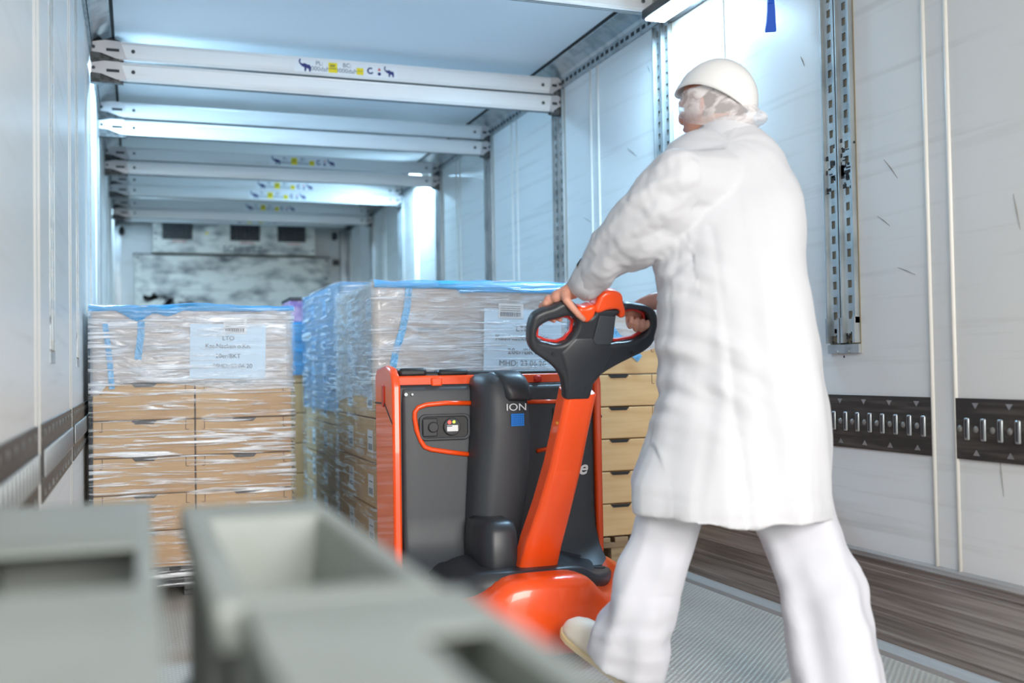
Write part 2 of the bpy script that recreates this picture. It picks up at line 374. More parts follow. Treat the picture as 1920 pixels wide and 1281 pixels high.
# black lashing strips with keyholes, one per wall bay
def lash(y0, y1, side, label):
    xs, sg = (0.0, 1) if side == 'left' else (W, -1)
    def X(a, b): return sorted((xs + sg * a, xs + sg * b))
    t = thing('lashing_strip', label, 'lashing rail', (xs, y0, .634), 'black lashing strips on the ' + side + ' wall')
    loop0 = hole0 = arrow0 = stud0 = None
    MB().box(*X(0, .006), y0, y1, .634, .81).obj('strip_plate', 'rail_black', t)
    def rep(o, dy, dz=0):
        c = o.copy(); COL.objects.link(c); c.parent = t; c.location = (0, dy, dz); return c
    y = y1 - .050; k = 0; ya = y
    loop = MB().box(*X(.006, .013), y - .009, y + .009, .690, .754).obj('keyhole_loop', 'steel', t, bevel=.003)
    hole = MB().box(*X(.013, .0135), y - .002, y + .0045, .696, .748).obj('keyhole', 'slot_dark', loop)
    stud = MB().ball((xs + sg * .006, y + .031, .7215), (.005, .010, .010), 12).obj('stud', 'stud', t, smooth=True)
    while y - .062 > y0 + .02:
        y -= .062; k += 1
        l2 = rep(loop, y - ya); h2 = hole.copy(); COL.objects.link(h2); h2.parent = l2; rep(stud, y - ya)
        if k % 2:
            for zz, d in ((.789, -1), (.655, 1)):
                pts = [(-.012, .008 * -d), (.012, .008 * -d), (0, -.008 * -d)]
                c = Vector((xs + sg * .006, y + .031, zz))
                ring = lambda off, s_: [c + Vector((sg * off, a * s_, b * s_)) for a, b in pts]
                MB().loft([ring(0, 1), ring(.002, 1)]).obj('arrow_mark', 'steel', t)
edges = [SEAMS[0] - 1.0] + SEAMS
lr = {2: 'black keyholed lashing strip on the right wall at the right edge of the photo', 3: 'black keyholed lashing strip on the right wall just right of the white coat'}
for i in range(1, len(SEAMS)):
    a, b = SEAMS[i - 1] + .047, SEAMS[i] - .047
    if b < .5: continue
    if i in (1, 2, 3): lash(a, b, 'right', {1: 'black lashing strip on the right wall nearest the open doors', 2: lr[2], 3: lr[3]}[i])
    if i in (1, 2, 3, 4): lash(a, b, 'left', {1: 'lashing strip on the left wall nearest the camera', 2: 'blurred lashing strip on the left wall at the left edge of the photo', 3: 'lashing strip between the two white posts on the left wall', 4: 'dark lashing strip on the left wall beside the wrapped load'}[i])

# ------------------------------------------------------------------ load beams
def elephant(cx, cz, s, flip=1):
    P = [(-.5, .55), (-.42, .62), (-.36, .48), (-.44, .36), (-.38, .24), (-.24, .16), (-.1, .22), (.06, .2), (.2, .12), (.42, .1), (.52, -.08), (.5, -.5), (.34, -.5), (.32, -.28),
         (.14, -.2), (.08, -.5), (-.06, -.5), (-.06, -.16), (-.2, -.1), (-.34, -.02), (-.42, .08), (-.52, .2), (-.56, .38)]
    return [(cx + a * s * flip, cz + b * s) for a, b in P][::flip]
def beam(y, z, label, sticker=None, group='white load beams under the roof', x0=.0, x1=W, tilt=0):
    """z = top edge; front face at y"""
    t = thing('load_beam', label, 'beam', (W / 2, y, z - .045), group)
    prof = [(0, 0), (.003, -.003), (.003, -.010), (0, -.012), (0, -.078), (.003, -.080), (.003, -.088), (.007, -.09), (.045, -.09), (.05, -.085), (.05, 0)]
    rings = [[(x, y + a, z + b) for a, b in prof] for x in (x0 + .135, x1 - .055)]
    MB().loft(rings).obj('beam_bar', 'alu', t, bevel=.001, seg=1)
    mb = MB(); mb.box(x0 + .14, x1 - .06, y + .012, y + .018, z - .0915, z - .09); mb.box(x0 + .14, x1 - .06, y + .03, y + .034, z - .0915, z - .09); mb.obj('groove', 'alu_under', t)
    for e, sg in ((x0, 1), (x1, -1)):
        L_ = .155 if sg == 1 else .075
        m = frame((e, y - .004, z), (1, 0, 0), (0, 0, 1)) if sg == 1 else frame((e, y - .004, z), (1, 0, 0), (0, 0, 1))
        pts = [(sg * .006, -.012), (sg * L_ * .45, .001), (sg * L_ * .92, 0), (sg * L_ * 1.1, -.088), (sg * L_ * .8, -.086), (sg * L_ * .35, -.062), (sg * .006, -.058)]
        mb = MB(); mb.prism(pts, m, -.006); mb.prism([(a, b) for a, b in pts], Matrix.Translation((0, .045, 0)) @ m, -.006)
        f = mb.obj('end_fitting', 'plate', t)
        mb = MB(); mb.box(*sorted((e + sg * L_ * .5, e + sg * L_ * .88)), y - .0055, y - .0035, z - .052, z - .038)
        mb.obj('slot', 'slot_dark', f)
        MB().cyl((e + sg * .02, y - .009, z - .036), (e + sg * .02, y, z - .036), .008, 12).obj('bolt', 'steel_dark', f, smooth=True)
        mb = MB(); mb.cyl((e + sg * (L_ + .045), y - .004, z - .045), (e + sg * (L_ + .045), y + .004, z - .045), .009, 12); mb.obj('bolt', 'steel_dark', f, smooth=True)
        mb = MB(); mb.box(*sorted((e + sg * .004, e + sg * .05)), y - .002, y + .044, z - .105, z - .060); mb.box(*sorted((e + sg * .006, e + sg * L_)), y + .012, y + .04, z - .100, z - .030); mb.box(*sorted((e + sg * .05, e + sg * L_)), y + .004, y + .03, z - .104, z - .092); mb.obj('latch', 'steel_dark', f)  # latch, plus backing boxes added to block lamp glow through the beam gap
    if sticker:
        c, wd = sticker; s = wd / .54
        lab = MB().box(c - wd / 2, c + wd / 2, y - .0014, y - .0004, z - .078, z - .012).obj('sticker', 'label', t)
        q = XZ(0, y - .0016, 0); zc = z - .045
        shape2d('elephant_mark', [elephant(c - .215 * s, zc, .058, 1), elephant(c + .225 * s, zc, .05, 1)], 'inkblue', lab, q, .0006)
        T = lambda b, x, zz, sz: dict(body=b, size=sz, m=XZ(c + x * s, y - .0016, zz), depth=.0002)
        texts('lettering', [T('PL:', -.142, zc + .017, .031), T('1000daN', -.142, zc - .012, .032), T('BC:', .002, zc + .017, .031), T('3000daN', .002, zc - .012, .032)], 'ink', lab)
        mb = MB()
        for bx, bw in ((-.072, .046), (.07, .036)): mb.box(c + bx * s - bw / 2, c + bx * s + bw / 2, y - .002, y - .0014, zc - .026, zc + (.026 if bw > .04 else .010))
        mb.obj('yellow_mark', 'yellow', lab)
        mb = MB()
        for k in range(3): mb.box(c - .086 * s + k * .009, c - .081 * s + k * .009, y - .0024, y - .002, zc + .004, zc + .016)
        mb.box(c - .072 * s - .020, c - .072 * s + .018, y - .0024, y - .002, zc - .006, zc - .003); mb.box(c + .07 * s - .016, c + .07 * s + .014, y - .0024, y - .002, zc - .008, zc - .006)
        mb.obj('printed_lines', 'black', lab)
        mb = MB(); cx = c + .125 * s
        ring = [(cx + .018 * math.cos(a), zc + .018 * math.sin(a)) for a in [.9 + 4.9 * i / 14 for i in range(15)]]; inn = [(cx + .010 * math.cos(a), zc + .010 * math.sin(a)) for a in [.9 + 4.9 * i / 14 for i in range(15)]]
        mb.prism(ring + inn[::-1], q, .0006)
        disc = [(c + .172 * s + .009 * math.cos(a * PI / 6), zc - .013 + .009 * math.sin(a * PI / 6)) for a in range(12)]; mb.prism(disc, q, .0006); mb.obj('round_mark', 'inkblue', lab)
        mb = MB(); tri = [(c + .163 * s, zc + .004), (c + .181 * s, zc + .004), (c + .172 * s, zc + .02)]; mb.prism(tri, q, .0006); mb.obj('triangle_mark', 'redbutton', lab)
G5 = 'white load beams under the roof'
b0 = 5.40
beam(5.40, 2.535, 'upper beam of the nearest pair, with the largest elephant sticker', (1.245, .54))
beam(5.40, 2.434, 'lower beam of the nearest pair, without a sticker')
beam(6.65, 2.545, 'upper beam of the second pair from the camera, plain white')
beam(6.65, 2.440, 'lower beam of the second pair from the camera, plain white')
beam(7.895, 2.535, 'upper beam of the third pair, with a small elephant sticker', (1.39, .50))
beam(7.895, 2.434, 'lower beam of the third pair, plain and greyish')
beam(9.14, 2.565, 'upper beam of the fourth pair, mostly hidden, with an elephant sticker', (1.42, .50))
beam(9.14, 2.480, 'lower beam of the fourth pair, with an elephant sticker near its middle', (1.36, .50))
beam(10.385, 2.565, 'upper beam of the fifth pair, mostly in shade, with an elephant sticker', (1.44, .50))
beam(10.385, 2.472, 'lower beam of the fifth pair, plain white, just above the fans')
beam(11.55, 2.598, 'farthest beam against the bulkhead, with a dim elephant sticker', (1.42, .46))
beam(4.17, 2.588, 'cream beam end crossing the top edge of the photo beside the black lamp', x0=0)

# ------------------------------------------------------------------ lamps
for i, (lx, ly, sd, lz) in enumerate(LAMPS):
    lz -= 2.44
    lb = ['black wall lamp above the white helmet, lighting the wall', 'lamp under the roof on the right behind the third beam pair', 'lamp high on the left wall behind the nearest beams', 'farthest lamp high on the left wall'][i]
    t = thing('led_lamp', lb, 'lamp', (lx, ly, 2.47 + lz), 'lamps in the roof corners')
    xa = lx + .095 * sd
    hx = sorted((lx - .055 * sd, xa))
    prof = [(hx[0], 2.44 + lz), (hx[1], 2.44 + lz), (hx[1], 2.49 + lz), ((hx[0] + hx[1]) / 2, 2.515 + lz), (hx[0], 2.48 + lz)]
    MB().loft([[(a, ly + e, b) for a, b in prof] for e in (-.22, .22)]).obj('lamp_housing', 'lampbody', t, bevel=.006)
    MB().box(lx - .045, lx + .045, ly - .20, ly + .20, 2.432 + lz, 2.44 + lz).obj('diffuser', 'lamp', t)
    MB().cyl((xa - .03 * sd, ly - .18, 2.475 + lz), (xa - .03 * sd, ly - .31, 2.455 + lz), .026).obj('cable_gland', 'lampbody', t, smooth=True)

# blue strap hanging by the right wall
t = thing('hanging_strap', 'blue webbing strap end dangling near the right wall above the man', 'strap', (2.40, 3.27, 2.6))
mb = MB(); rings = []
for z, wd, dx in ((2.6, .007, 0), (2.42, .007, .002), (2.27, .007, .0), (2.245, .010, 0), (2.21, .012, 0), (2.17, .014, -.002), (2.14, .017, -.004), (2.132, .016, -.004)):
    rings.append([(2.40 + a * wd + dx, 3.27 - a * wd * .5 + b * .004, z) for a, b in ((-1, -1), (1, -1), (1, 1), (-1, 1))])
mb.loft(rings).obj('webbing', 'strap', t, bevel=.001)
MB().box(2.388, 2.412, 3.262, 3.278, 2.236, 2.25).obj('stitched_knot', 'strap', t, bevel=.003)

# ------------------------------------------------------------------ bulkhead
yb = Y1
t = thing('cooling_unit', 'white cooling unit with three dark fans high on the end wall', 'cooling unit', (1.2, yb, 2.2))
MB().box(.37, 2.07, yb - .20, yb, 2.20, 2.52).obj('unit_casing', 'bulk', t, bevel=.008)
for a, b in ((.47, .77), (1.16, 1.47), (1.66, 1.96)):
    f = MB().box(a, b, yb - .215, yb - .19, 2.34, 2.525).obj('fan_guard', 'vent', t, bevel=.004)
    mb = MB()
    for k in range(7): mb.box(a + .02 + k * (b - a - .04) / 6 - .002, a + .02 + k * (b - a - .04) / 6 + .002, yb - .222, yb - .214, 2.345, 2.52)
    for k in range(4): mb.box(a + .01, b - .01, yb - .222, yb - .214, 2.365 + k * .04, 2.369 + k * .04)
    mb.obj('guard_wires', 'steel_dark', f)
    MB().box(a + .1, b - .06, yb - .202, yb - .198, 2.315, 2.323).obj('red_notice', 'redbutton', t)
mb = MB(); mb.prism([(.90, 2.40), (.94, 2.40), (.92, 2.435)], XZ(0, yb - .202, 0), .002); mb.obj('warning_sticker', 'yellow', t)
texts('raised_lettering', [dict(body='SCHMITZ', size=.10, m=XZ(1.29, yb - .203, 2.245), depth=.002)], 'ink', t)
mb = MB()
for z in (2.40, 2.34): mb.cyl((.40, yb - .208, z), (.40, yb - .19, z), .009, 10)
mb.cyl((2.04, yb - .208, 2.25), (2.04, yb - .19, 2.25), .01, 10); mb.obj('bolt', 'slot_dark', t)
t = thing('bulkhead_panel', 'large grimy white panel with horizontal ribs on the end wall', 'panel', (1.2, yb, .4))
mb = MB(); mb.box(.19, 2.24, yb - .12, yb - .002, .40, 2.18)
for k in range(9): mb.box(.21, 2.22, yb - .126, yb - .119, .55 + k * .18, .556 + k * .18)
mb.obj('panel_board', 'bulk', t, bevel=.006)
MB().box(.18, 2.25, yb - .125, yb - .01, 2.18, 2.195).obj('edge_trim', 'steel_dark', t)
mb = MB(); random.seed(11)
for cx, cz, n, r in ((.36, 1.72, 26, .045), (.52, 1.66, 18, .05), (.73, 1.67, 18, .04), (2.0, 1.70, 10, .05)):
    for k in range(n):
        a, b = cx + random.gauss(0, r), cz + random.gauss(0, r * .5); s_ = random.uniform(.01, .03); mb.box(a - s_, a + s_, yb - .1275, yb - .126, b - s_ * .6, b + s_ * .6)
mb.obj('worn_patch', 'steel_dark', t)['label'] = 'dark worn patches on the panel'
mb = MB()
for x, z in ((.22, 2.15), (2.2, 2.15), (2.2, 1.95)): mb.cyl((x, yb - .13, z), (x, yb - .12, z), .012, 10)
mb.obj('bolt', 'slot_dark', t)
t = thing('wall_socket', 'small black square socket right of the grimy panel', 'socket', (2.325, yb, 2.14))
MB().box(2.29, 2.36, yb - .03, yb, 2.11, 2.175).obj('socket_box', 'black', t, bevel=.006)
MB().cyl((2.325, yb - .035, 2.143), (2.325, yb - .03, 2.143), .018).obj('cap', 'steel_dark', t)
for x, s_ in ((.07, 'left'), (2.30, 'right')):
    t = thing('corner_buffer', 'small black plug hanging under the farthest beam on the ' + s_, 'plug', (x, yb - .1, 2.44), 'black plugs at the end wall')
    MB().tube([(x, yb - .1, 2.47), (x, yb - .1, 2.44), (x, yb - .1, 2.40), (x, yb - .1, 2.385)], [.012, .03, .03, .012], 12).obj('plug_body', 'black', t, smooth=True)
    MB().box(x - .01, x + .01, yb - .1, yb, 2.46, 2.475).obj('plug_arm', 'black', t)
structure(MB().box(W - .09, W, yb - .09, yb, 0, 2.5).obj('trim_9', 'steel'))
structure(MB().box(0, .06, yb - .06, yb, 0, 2.5).obj('trim_10', 'steel'))

# ------------------------------------------------------------------ cartons, pallets and film
def carton(x0, x1, y0, y1, z0, z1, label, group, mt='card', slot=True, tag_side=False, rnd=0):
    g = .0025; cx = (x0 + x1) / 2; cy = (y0 + y1) / 2
    t = thing('cardboard_carton', label, 'carton', (cx, cy, z0), group)
    x0 += g; x1 -= g; y0 += g; z1 -= g
    MB().box(x0, x1, y0, y1, z0 + .0015, z1).obj('carton_body', mt, t, bevel=.004)
    mb = MB(); h = z1 - z0
    if slot:
        sw = min(.05, (x1 - x0) * .13)
        mb.prism([(cx - sw, z1), (cx + sw, z1), (cx + sw * .72, z1 - .014), (cx - sw * .72, z1 - .014)], XZ(0, y0 - .0006, 0), .001)
        mb.obj('hand_hole', 'black', t)
        mb = MB()
        for a, d in ((x0 + .035, 1), (x1 - .035, -1)):
            mb.box(a - .0012, a + .0012, y0 - .0006, y0 + .001, z1 - .04, z1); mb.box(*sorted((a, a - d * .012)), y0 - .0006, y0 + .001, z1 - .042, z1 - .04)
        mb.obj('tab_cut', 'carddark', t)
    if tag_side:
        l = MB().box(x0 - .0015, x0 - .0002, y0 + .05, y0 + .15, z0 + .04, z0 + .13).obj('address_label', 'label', t)
        mb = MB()
        for k in range(7): mb.box(x0 - .0022, x0 - .0014, y0 + .062 + k * .011, y0 + .066 + k * .011, z0 + .05, z0 + .075)
        mb.box(x0 - .0022, x0 - .0014, y0 + .062, y0 + .13, z0 + .10, z0 + .104); mb.obj('printed_code', 'ink', l)
    return t
def pallet(x0, x1, y0, y1, z0, label, mt='wood', h=.13):
    t = thing('pallet', label, 'pallet', ((x0 + x1) / 2, (y0 + y1) / 2, z0))
    mb = MB(); n = 5; wv = (x1 - x0) / (n + (n - 1) * .35)
    for k in range(n): a = x0 + k * wv * 1.35; mb.box(a, a + wv, y0, y1, z0 + h - .022, z0 + h)
    for a in (y0, (y0 + y1) / 2 - .05, y1 - .1): mb.box(x0, x1, a, a + .1, z0 + h - .044, z0 + h - .022)
    mb.obj('deck_board', mt, t, bevel=.002)
    for a in (x0, (x0 + x1) / 2 - .05, x1 - .1):
        for b in (y0, (y0 + y1) / 2 - .05, y1 - .1): MB().box(a, a + .1, b, b + .1, z0 + .02, z0 + h - .044).obj('block', mt, t, bevel=.003)
    for a in (x0, (x0 + x1) / 2 - .05, x1 - .1): MB().box(a, a + .1, y0, y1, z0, z0 + .02).obj('skid', mt, t, bevel=.002)
def film(name, x0, x1, y0, y1, zlo, zhi, mt, label, cat, off=.012, amp=.004, top=True, parent=None, group=None, zfun=None, topfun=None, seed=0, n=26, nz=22):
    """loose sheet around the four sides (and over the top) of a load, with real wrinkles"""
    per = []
    r = .02; X0, X1, Yn, Yf = x0 - off, x1 + off, y0 - off, y1 + off
    for i in range(n): per.append((X0 + (X1 - X0) * i / n, Yn, 0, -1))
    for i in range(n): per.append((X1, Yn + (Yf - Yn) * i / n, 1, 0))
    for i in range(n): per.append((X1 - (X1 - X0) * i / n, Yf, 0, 1))
    for i in range(n): per.append((X0, Yf - (Yf - Yn) * i / n, -1, 0))
    rings = []
    for k in range(nz + 1):
        ring = []
        for (x, y, nx, ny) in per:
            lo = zlo + (zfun(x, y) if zfun else 0); hi = zhi + (topfun(x, y) if topfun else 0)
            z = lo + (hi - lo) * k / nz
            d = amp * noise.noise(Vector((x * 4 + seed, y * 4, z * 34 + x * 3))) + amp * .6 * noise.noise(Vector((x * 16, y * 16 + seed, z * 20)))
            d = max(d, -off * .7)
            ring.append((x + nx * d, y + ny * d, z))
        rings.append(ring)
    mb = MB(); mb.loft(rings, cap=False)
    if top:
        cx, cy = (x0 + x1) / 2, (y0 + y1) / 2; R = rings[-1]; inner = []
        prev = R
        for s_ in (.93, .8, .6, .35, .1):
            cur = [(cx + (x - cx) * s_, cy + (y - cy) * s_, zhi + (z - zhi) * s_ + .004 + .006 * noise.noise(Vector((x * s_ * 9, y * s_ * 9, seed)))) for x, y, z in R]
            mb.loft([prev, cur], cap=False); prev = cur
    bmesh.ops.remove_doubles(mb.bm, verts=mb.bm.verts, dist=1e-5)
    o = mb.obj(name, mt, parent, smooth=True, loc=None if parent else (x0, y0, zlo))
    if not parent: tag(o, label, cat, group)
    return o
rowname = ['bottom', 'second', 'third', 'fourth', 'fifth', 'sixth', 'seventh', 'eighth']
# --- load by the left wall
LX0, LX1, LY0, LY1 = .033, .835, 4.60, 5.80
pallet(LX0, LX1, LY0, LY1, 0, 'dark pallet under the wrapped load by the left wall', 'steel_dark', .12)
for r_ in range(7):
    z0 = .12 + r_ * .1525
    for c_, (a, b) in enumerate(((LX0, .434), (.434, LX1))):
        carton(a, b, LY0, LY0 + .6, z0, z0 + .1525, 'carton in the load by the left wall, %s column, %s layer' % (('left', 'right')[c_], rowname[r_]), 'cartons in the left load')
    carton(LX0, LX1, LY0 + .6, LY1, z0, z0 + .1525, 'carton at the rear of the wrapped load by the left wall', 'rear cartons of the left load', slot=False)
film('cover_film', LX0, LX1, LY0, LY1, .895, 1.192, 'cover', 'pale blue translucent cover film over the upper half of the left load', 'film', .005, .002,
     zfun=lambda x, y: -.03 + .02 * math.sin(x * 7) - (.035 if x < .08 else 0), seed=2)
film('stretch_film', LX0, LX1, LY0, LY1, .04, 1.20, 'wrap', 'clear stretch film wound around the cartons by the left wall', 'film', .013, .005, top=False, seed=1, n=34, nz=60)
mb = MB()
rings = []
for i in range(41):
    x = LX0 - .01 + (LX1 - LX0 + .02) * i / 40
    lo = 1.190 - .050 * math.exp(-((x - .24) / .10) ** 2) * (.6 + .4 * math.sin(x * 40)) - .010 - .008 * noise.noise(Vector((x * 14, 3, 0)))
    hi = 1.203 + .012 * math.exp(-((x - .45) / .13) ** 2) + .004 * noise.noise(Vector((x * 20, 0, 0)))
    rings.append([(x, LY0 - .02, lo), (x, LY0 - .024, (lo + hi) / 2), (x, LY0 - .012, hi), (x, LY0 + .10, hi + .002)])
mb.loft(rings, cap=False, closed=False)
tag(mb.obj('gathered_film_edge', 'bluefilm', smooth=True, loc=(LX0, LY0, 1.19)), 'bright blue gathered film along the top edge of the left load', 'film', 'gathered blue film edges')
def sheet(x0, x1, y, z0, z1, label, rot=0.0, lines=(), code=None, name='paper_sheet'):
    t = thing(name, label, 'label sheet', ((x0 + x1) / 2, y, z0))
    cx, cz = (x0 + x1) / 2, (z0 + z1) / 2
    m = XZ(cx, y, cz) @ Matrix.Rotation(rot, 4, 'Z'); hw, hh = (x1 - x0) / 2, (z1 - z0) / 2
    s_ = MB(); s_.prism([(-hw, -hh), (hw, -hh), (hw, hh), (-hw, hh)], m, .001); p = s_.obj('sheet', 'paper', t)
    it = [dict(body=b, size=sz, m=m @ Matrix.Translation((dx, dz, .0016)), depth=.0002) for b, dx, dz, sz in lines]
    if it: texts('printed_text', it, 'ink', p)
    if code:
        a, b, c, d = code
        s_ = MB(); s_.prism([(a, c), (b, c), (b, d), (a, d)], m @ Matrix.Translation((0, 0, .001)), .001); s_.obj('small_slip', 'label', t)
        s_ = MB()
        random.seed(5); q = a + .008
        while q < b - .01: wd = random.choice((.0015, .003, .0045)); s_.prism([(q, c + .006), (q + wd, c + .006), (q + wd, c + .024), (q, c + .024)], m @ Matrix.Translation((0, 0, .0022)), .0006); q += wd + .003
        for k in range(4): s_.prism([(a + .008, d - .012 - k * .009), (b - .012, d - .012 - k * .009), (b - .012, d - .010 - k * .009), (a + .008, d - .010 - k * .009)], m @ Matrix.Translation((0, 0, .0022)), .0006)
        s_.obj('printed_lines', 'ink', t)
sheet(.415, .725, LY0 - .0075, .895, 1.125, 'pale blue printed sheet under the film on the left load', -.02,
      [('LTO', 0, .055, .026), ('Kas.Nacken o.Kn.', .0, .022, .026), ('20er/BKT', .0, -.02, .026), ('MHD: 23.06.20', .02, -.062, .026)], (-.02, .075, .075, .145))
# --- load on the truck
AX0, AX1, AY0, AY1 = 1.10, 1.93, 4.15, 4.97
pallet(AX0, AX1, AY0, AY1, .055, 'pallet under the tall wrapped load behind the orange truck')
for r_ in range(6):
    z0 = .185 + r_ * .1803
    for c_, (a, b) in enumerate(((AX0, 1.553), (1.553, AX1))):
        carton(a, b, AY0, AY0 + .41, z0, z0 + .1803, 'carton in the tall load behind the truck, front %s column, %s layer' % (('left', 'right')[c_], rowname[r_]), 'cartons in the tall load', tag_side=(c_ == 0))
        if c_ == 0: carton(a, b, AY0 + .41, AY1, z0, z0 + .1803, 'carton in the tall load behind the truck, rear of its left side, %s layer' % rowname[r_], 'cartons in the tall load', slot=False, tag_side=True)
        elif r_ == 5: carton(a, b, AY0 + .41, AY1, z0, z0 + .1803, 'top carton at the hidden rear right corner of the tall load', 'cartons in the tall load', slot=False)
film('cover_film', AX0, AX1, AY0, AY1, .80, 1.272, 'cover', 'translucent cover film with a blue hem over the tall load behind the truck', 'film', .005, .002, seed=4,
     zfun=lambda x, y: .02 * math.sin(y * 6))
film('stretch_film', AX0, AX1, AY0, AY1, .15, 1.285, 'wrap2', 'clear stretch film wound round the tall load behind the truck', 'film', .013, .005, top=False, seed=8, n=34, nz=60,
     topfun=lambda x, y: .012 * noise.noise(Vector((x * 9, y * 9, 3))))
sheet(1.56, 1.905, AY0 - .0075, .90, 1.165, 'pale blue printed sheet on the tall load, left of the tiller head', -.03,
      [('LTO', .0, .05, .034), ('Kas.Nacken o.Kn.', .0, .012, .034), ('20er/BKT', 0, -.045, .034), ('MHD: 23.06.20', 0, -.095, .034)], (-.11, .0, .095, .155))
def ribbon(pts, wd, mt, label, name='film_strip', t_=.0015, cat='tape'):
    mb = MB(); rings = []
    for i, p in enumerate(pts):
        p = Vector(p); d = (Vector(pts[min(i + 1, len(pts) - 1)]) - Vector(pts[max(i - 1, 0)])).normalized(); s_ = d.cross(Vector((0, 1, 0))).normalized() * wd / 2
        rings.append([p - s_, p + s_, p + s_ + Vector((0, t_, 0)), p - s_ + Vector((0, t_, 0))])
    mb.loft(rings); return tag(mb.obj(name, mt, loc=pts[0]), label, cat, 'blue film strips')
M['tape'] = film_mat('sky_blue_tape', .75, .95, (112, 190, 240), (30, 30, 30), 0, .3)
ribbon([(1.245, AY0 - .011, 1.255), (1.235, AY0 - .012, 1.17), (1.215, AY0 - .012, 1.08), (1.185, AY0 - .012, .99), (1.17, AY0 - .012, .91)], .028, 'tape', 'sky blue strip running down the upper front of the tall load')
ribbon([(.225, LY0 - .010, 1.16), (.222, LY0 - .010, 1.08), (.21, LY0 - .010, .98)], .028, 'tape', 'sky blue strip running down from the top edge of the left load')
ribbon([(.085, LY0 - .010, 1.13), (.10, LY0 - .010, 1.0), (.11, LY0 - .010, .86)], .022, 'tape', 'faint blue strip near the left corner of the left load')
mb = MB(); rings = []
for i in range(41):
    x = AX0 + (AX1 - AX0 + .02) * i / 40
    lo = 1.262 - (.012 + .02 * max(0, noise.noise(Vector((x * 6, 4, 0)))) + (.016 if x > 1.45 else 0)); hi = 1.282 + .012 * noise.noise(Vector((x * 8, 1, 0)))
    rings.append([(x, AY0 - .02, lo), (x, AY0 - .023, (lo + hi) / 2), (x, AY0 - .01, hi), (x, AY0 + .12, hi + .01)])
mb.loft(rings, cap=False, closed=False)
tag(mb.obj('gathered_film_edge', 'bluefilm', smooth=True, loc=(AX0, AY0, 1.27)), 'blue gathered film along the top edge of the tall load behind the truck', 'film', 'gathered blue film edges')
# --- load further in behind it
for r_ in range(7):
    z0 = .14 + r_ * .17
    for c_ in range(3):
        ya = 5.024 + c_ * .381
        carton(1.129, 1.60, ya, ya + .381, z0, z0 + .17, 'carton in the deep load beyond the tall load, %s column, %s layer' % (('nearest', 'middle', 'farthest')[c_], rowname[r_]), 'cartons in the deep load', slot=False, tag_side=True)
pallet(1.125, 1.90, 5.02, 6.17, 0, 'pallet under the deep load beyond the tall load')
for r_ in range(7): carton(1.60, 1.90, 5.02, 6.17, .14 + r_ * .17, .31 + r_ * .17, 'carton on the hidden right side of the deep load', 'hidden cartons of the deep load', slot=False)
film('cover_film', 1.125, 1.90, 5.02, 6.17, .72, 1.345, 'cover2', 'blue tinted film over the deep load beyond the tall load', 'film', .006, .003, seed=14)
film('stretch_film', 1.125, 1.90, 5.02, 6.17, .12, 1.352, 'wrap2', 'clear stretch film wound round the deep load', 'film', .014, .005, top=False, seed=18, n=30, nz=60)
# --- load at the right, half pallet
BX0, BX1, BY0 = 1.98, 2.38, 4.16
pallet(BX0, BX1, BY0, BY0 + .6, .03, 'slim pallet under the stack of pale cartons between truck and man', h=.15)
for r_ in range(7):
    carton(BX0, BX1, BY0, BY0 + .6, .185 + r_ * .14, .325 + r_ * .14, 'pale flat carton in the right-hand stack, %s from the floor' % (rowname[r_] if r_ else 'lowest'), 'pale cartons in the right-hand stack', 'card2')
film('cover_film', BX0, BX1, BY0, BY0 + .6, .915, 1.172, 'cover', 'pale blue film over the top of the right-hand stack', 'film', .005, .002, seed=24, zfun=lambda x, y: .09 * max(0, (x - 2.0)) / .4)
ribbon([(2.10, BY0 - .010, 1.14), (2.17, BY0 - .011, 1.05), (2.28, BY0 - .011, .95)], .035, 'tape', 'sky blue strip slanting down the right-hand stack beside the man')
# --- load in the gap, far
CX0 = 1.08
pallet(CX0, 1.85, 6.40, 7.5, 0, 'pallet under the far load seen in the gap')
for r_ in range(6):
    carton(CX0, CX0 + .4, 6.40, 7.0, .13 + r_ * .18, .31 + r_ * .18, 'brown carton in the far load seen in the gap, %s layer' % rowname[r_], 'cartons in the far load', 'card', slot=False)
    carton(CX0 + .4, 1.85, 6.40, 7.0, .13 + r_ * .18, .31 + r_ * .18, 'carton on the hidden side of the far load', 'hidden cartons of the far load', 'card', slot=False)
film('cover_film', CX0, 1.85, 6.40, 7.0, .90, 1.215, 'bluefilm', 'blue film over the far load seen in the gap', 'film', .006, .004, seed=34)
M['pinkbox'] = mat('printed_pink_violet_board', (196, 160, 186), .5, 0, None, ((12, 12, 12), (120, 96, 150), .42, .62))
t = thing('printed_box', 'pink and violet printed box on top of the far load', 'box', (CX0 + .2, 6.6, 1.22))
MB().box(CX0, CX0 + .4, 6.42, 6.8, 1.222, 1.365).obj('box_body', 'pinkbox', t, bevel=.004)
MB().box(CX0 - .002, CX0 + .402, 6.415, 6.803, 1.35, 1.372).obj('box_lid', 'vent', t, bevel=.004)

# ------------------------------------------------------------------ pallet truck
TR = thing('pallet_truck', 'orange and charcoal electric pallet truck pushed by the man in white', 'pallet truck', (1.40, 3.45, 0))
TX0, TX1 = 1.02, 1.785
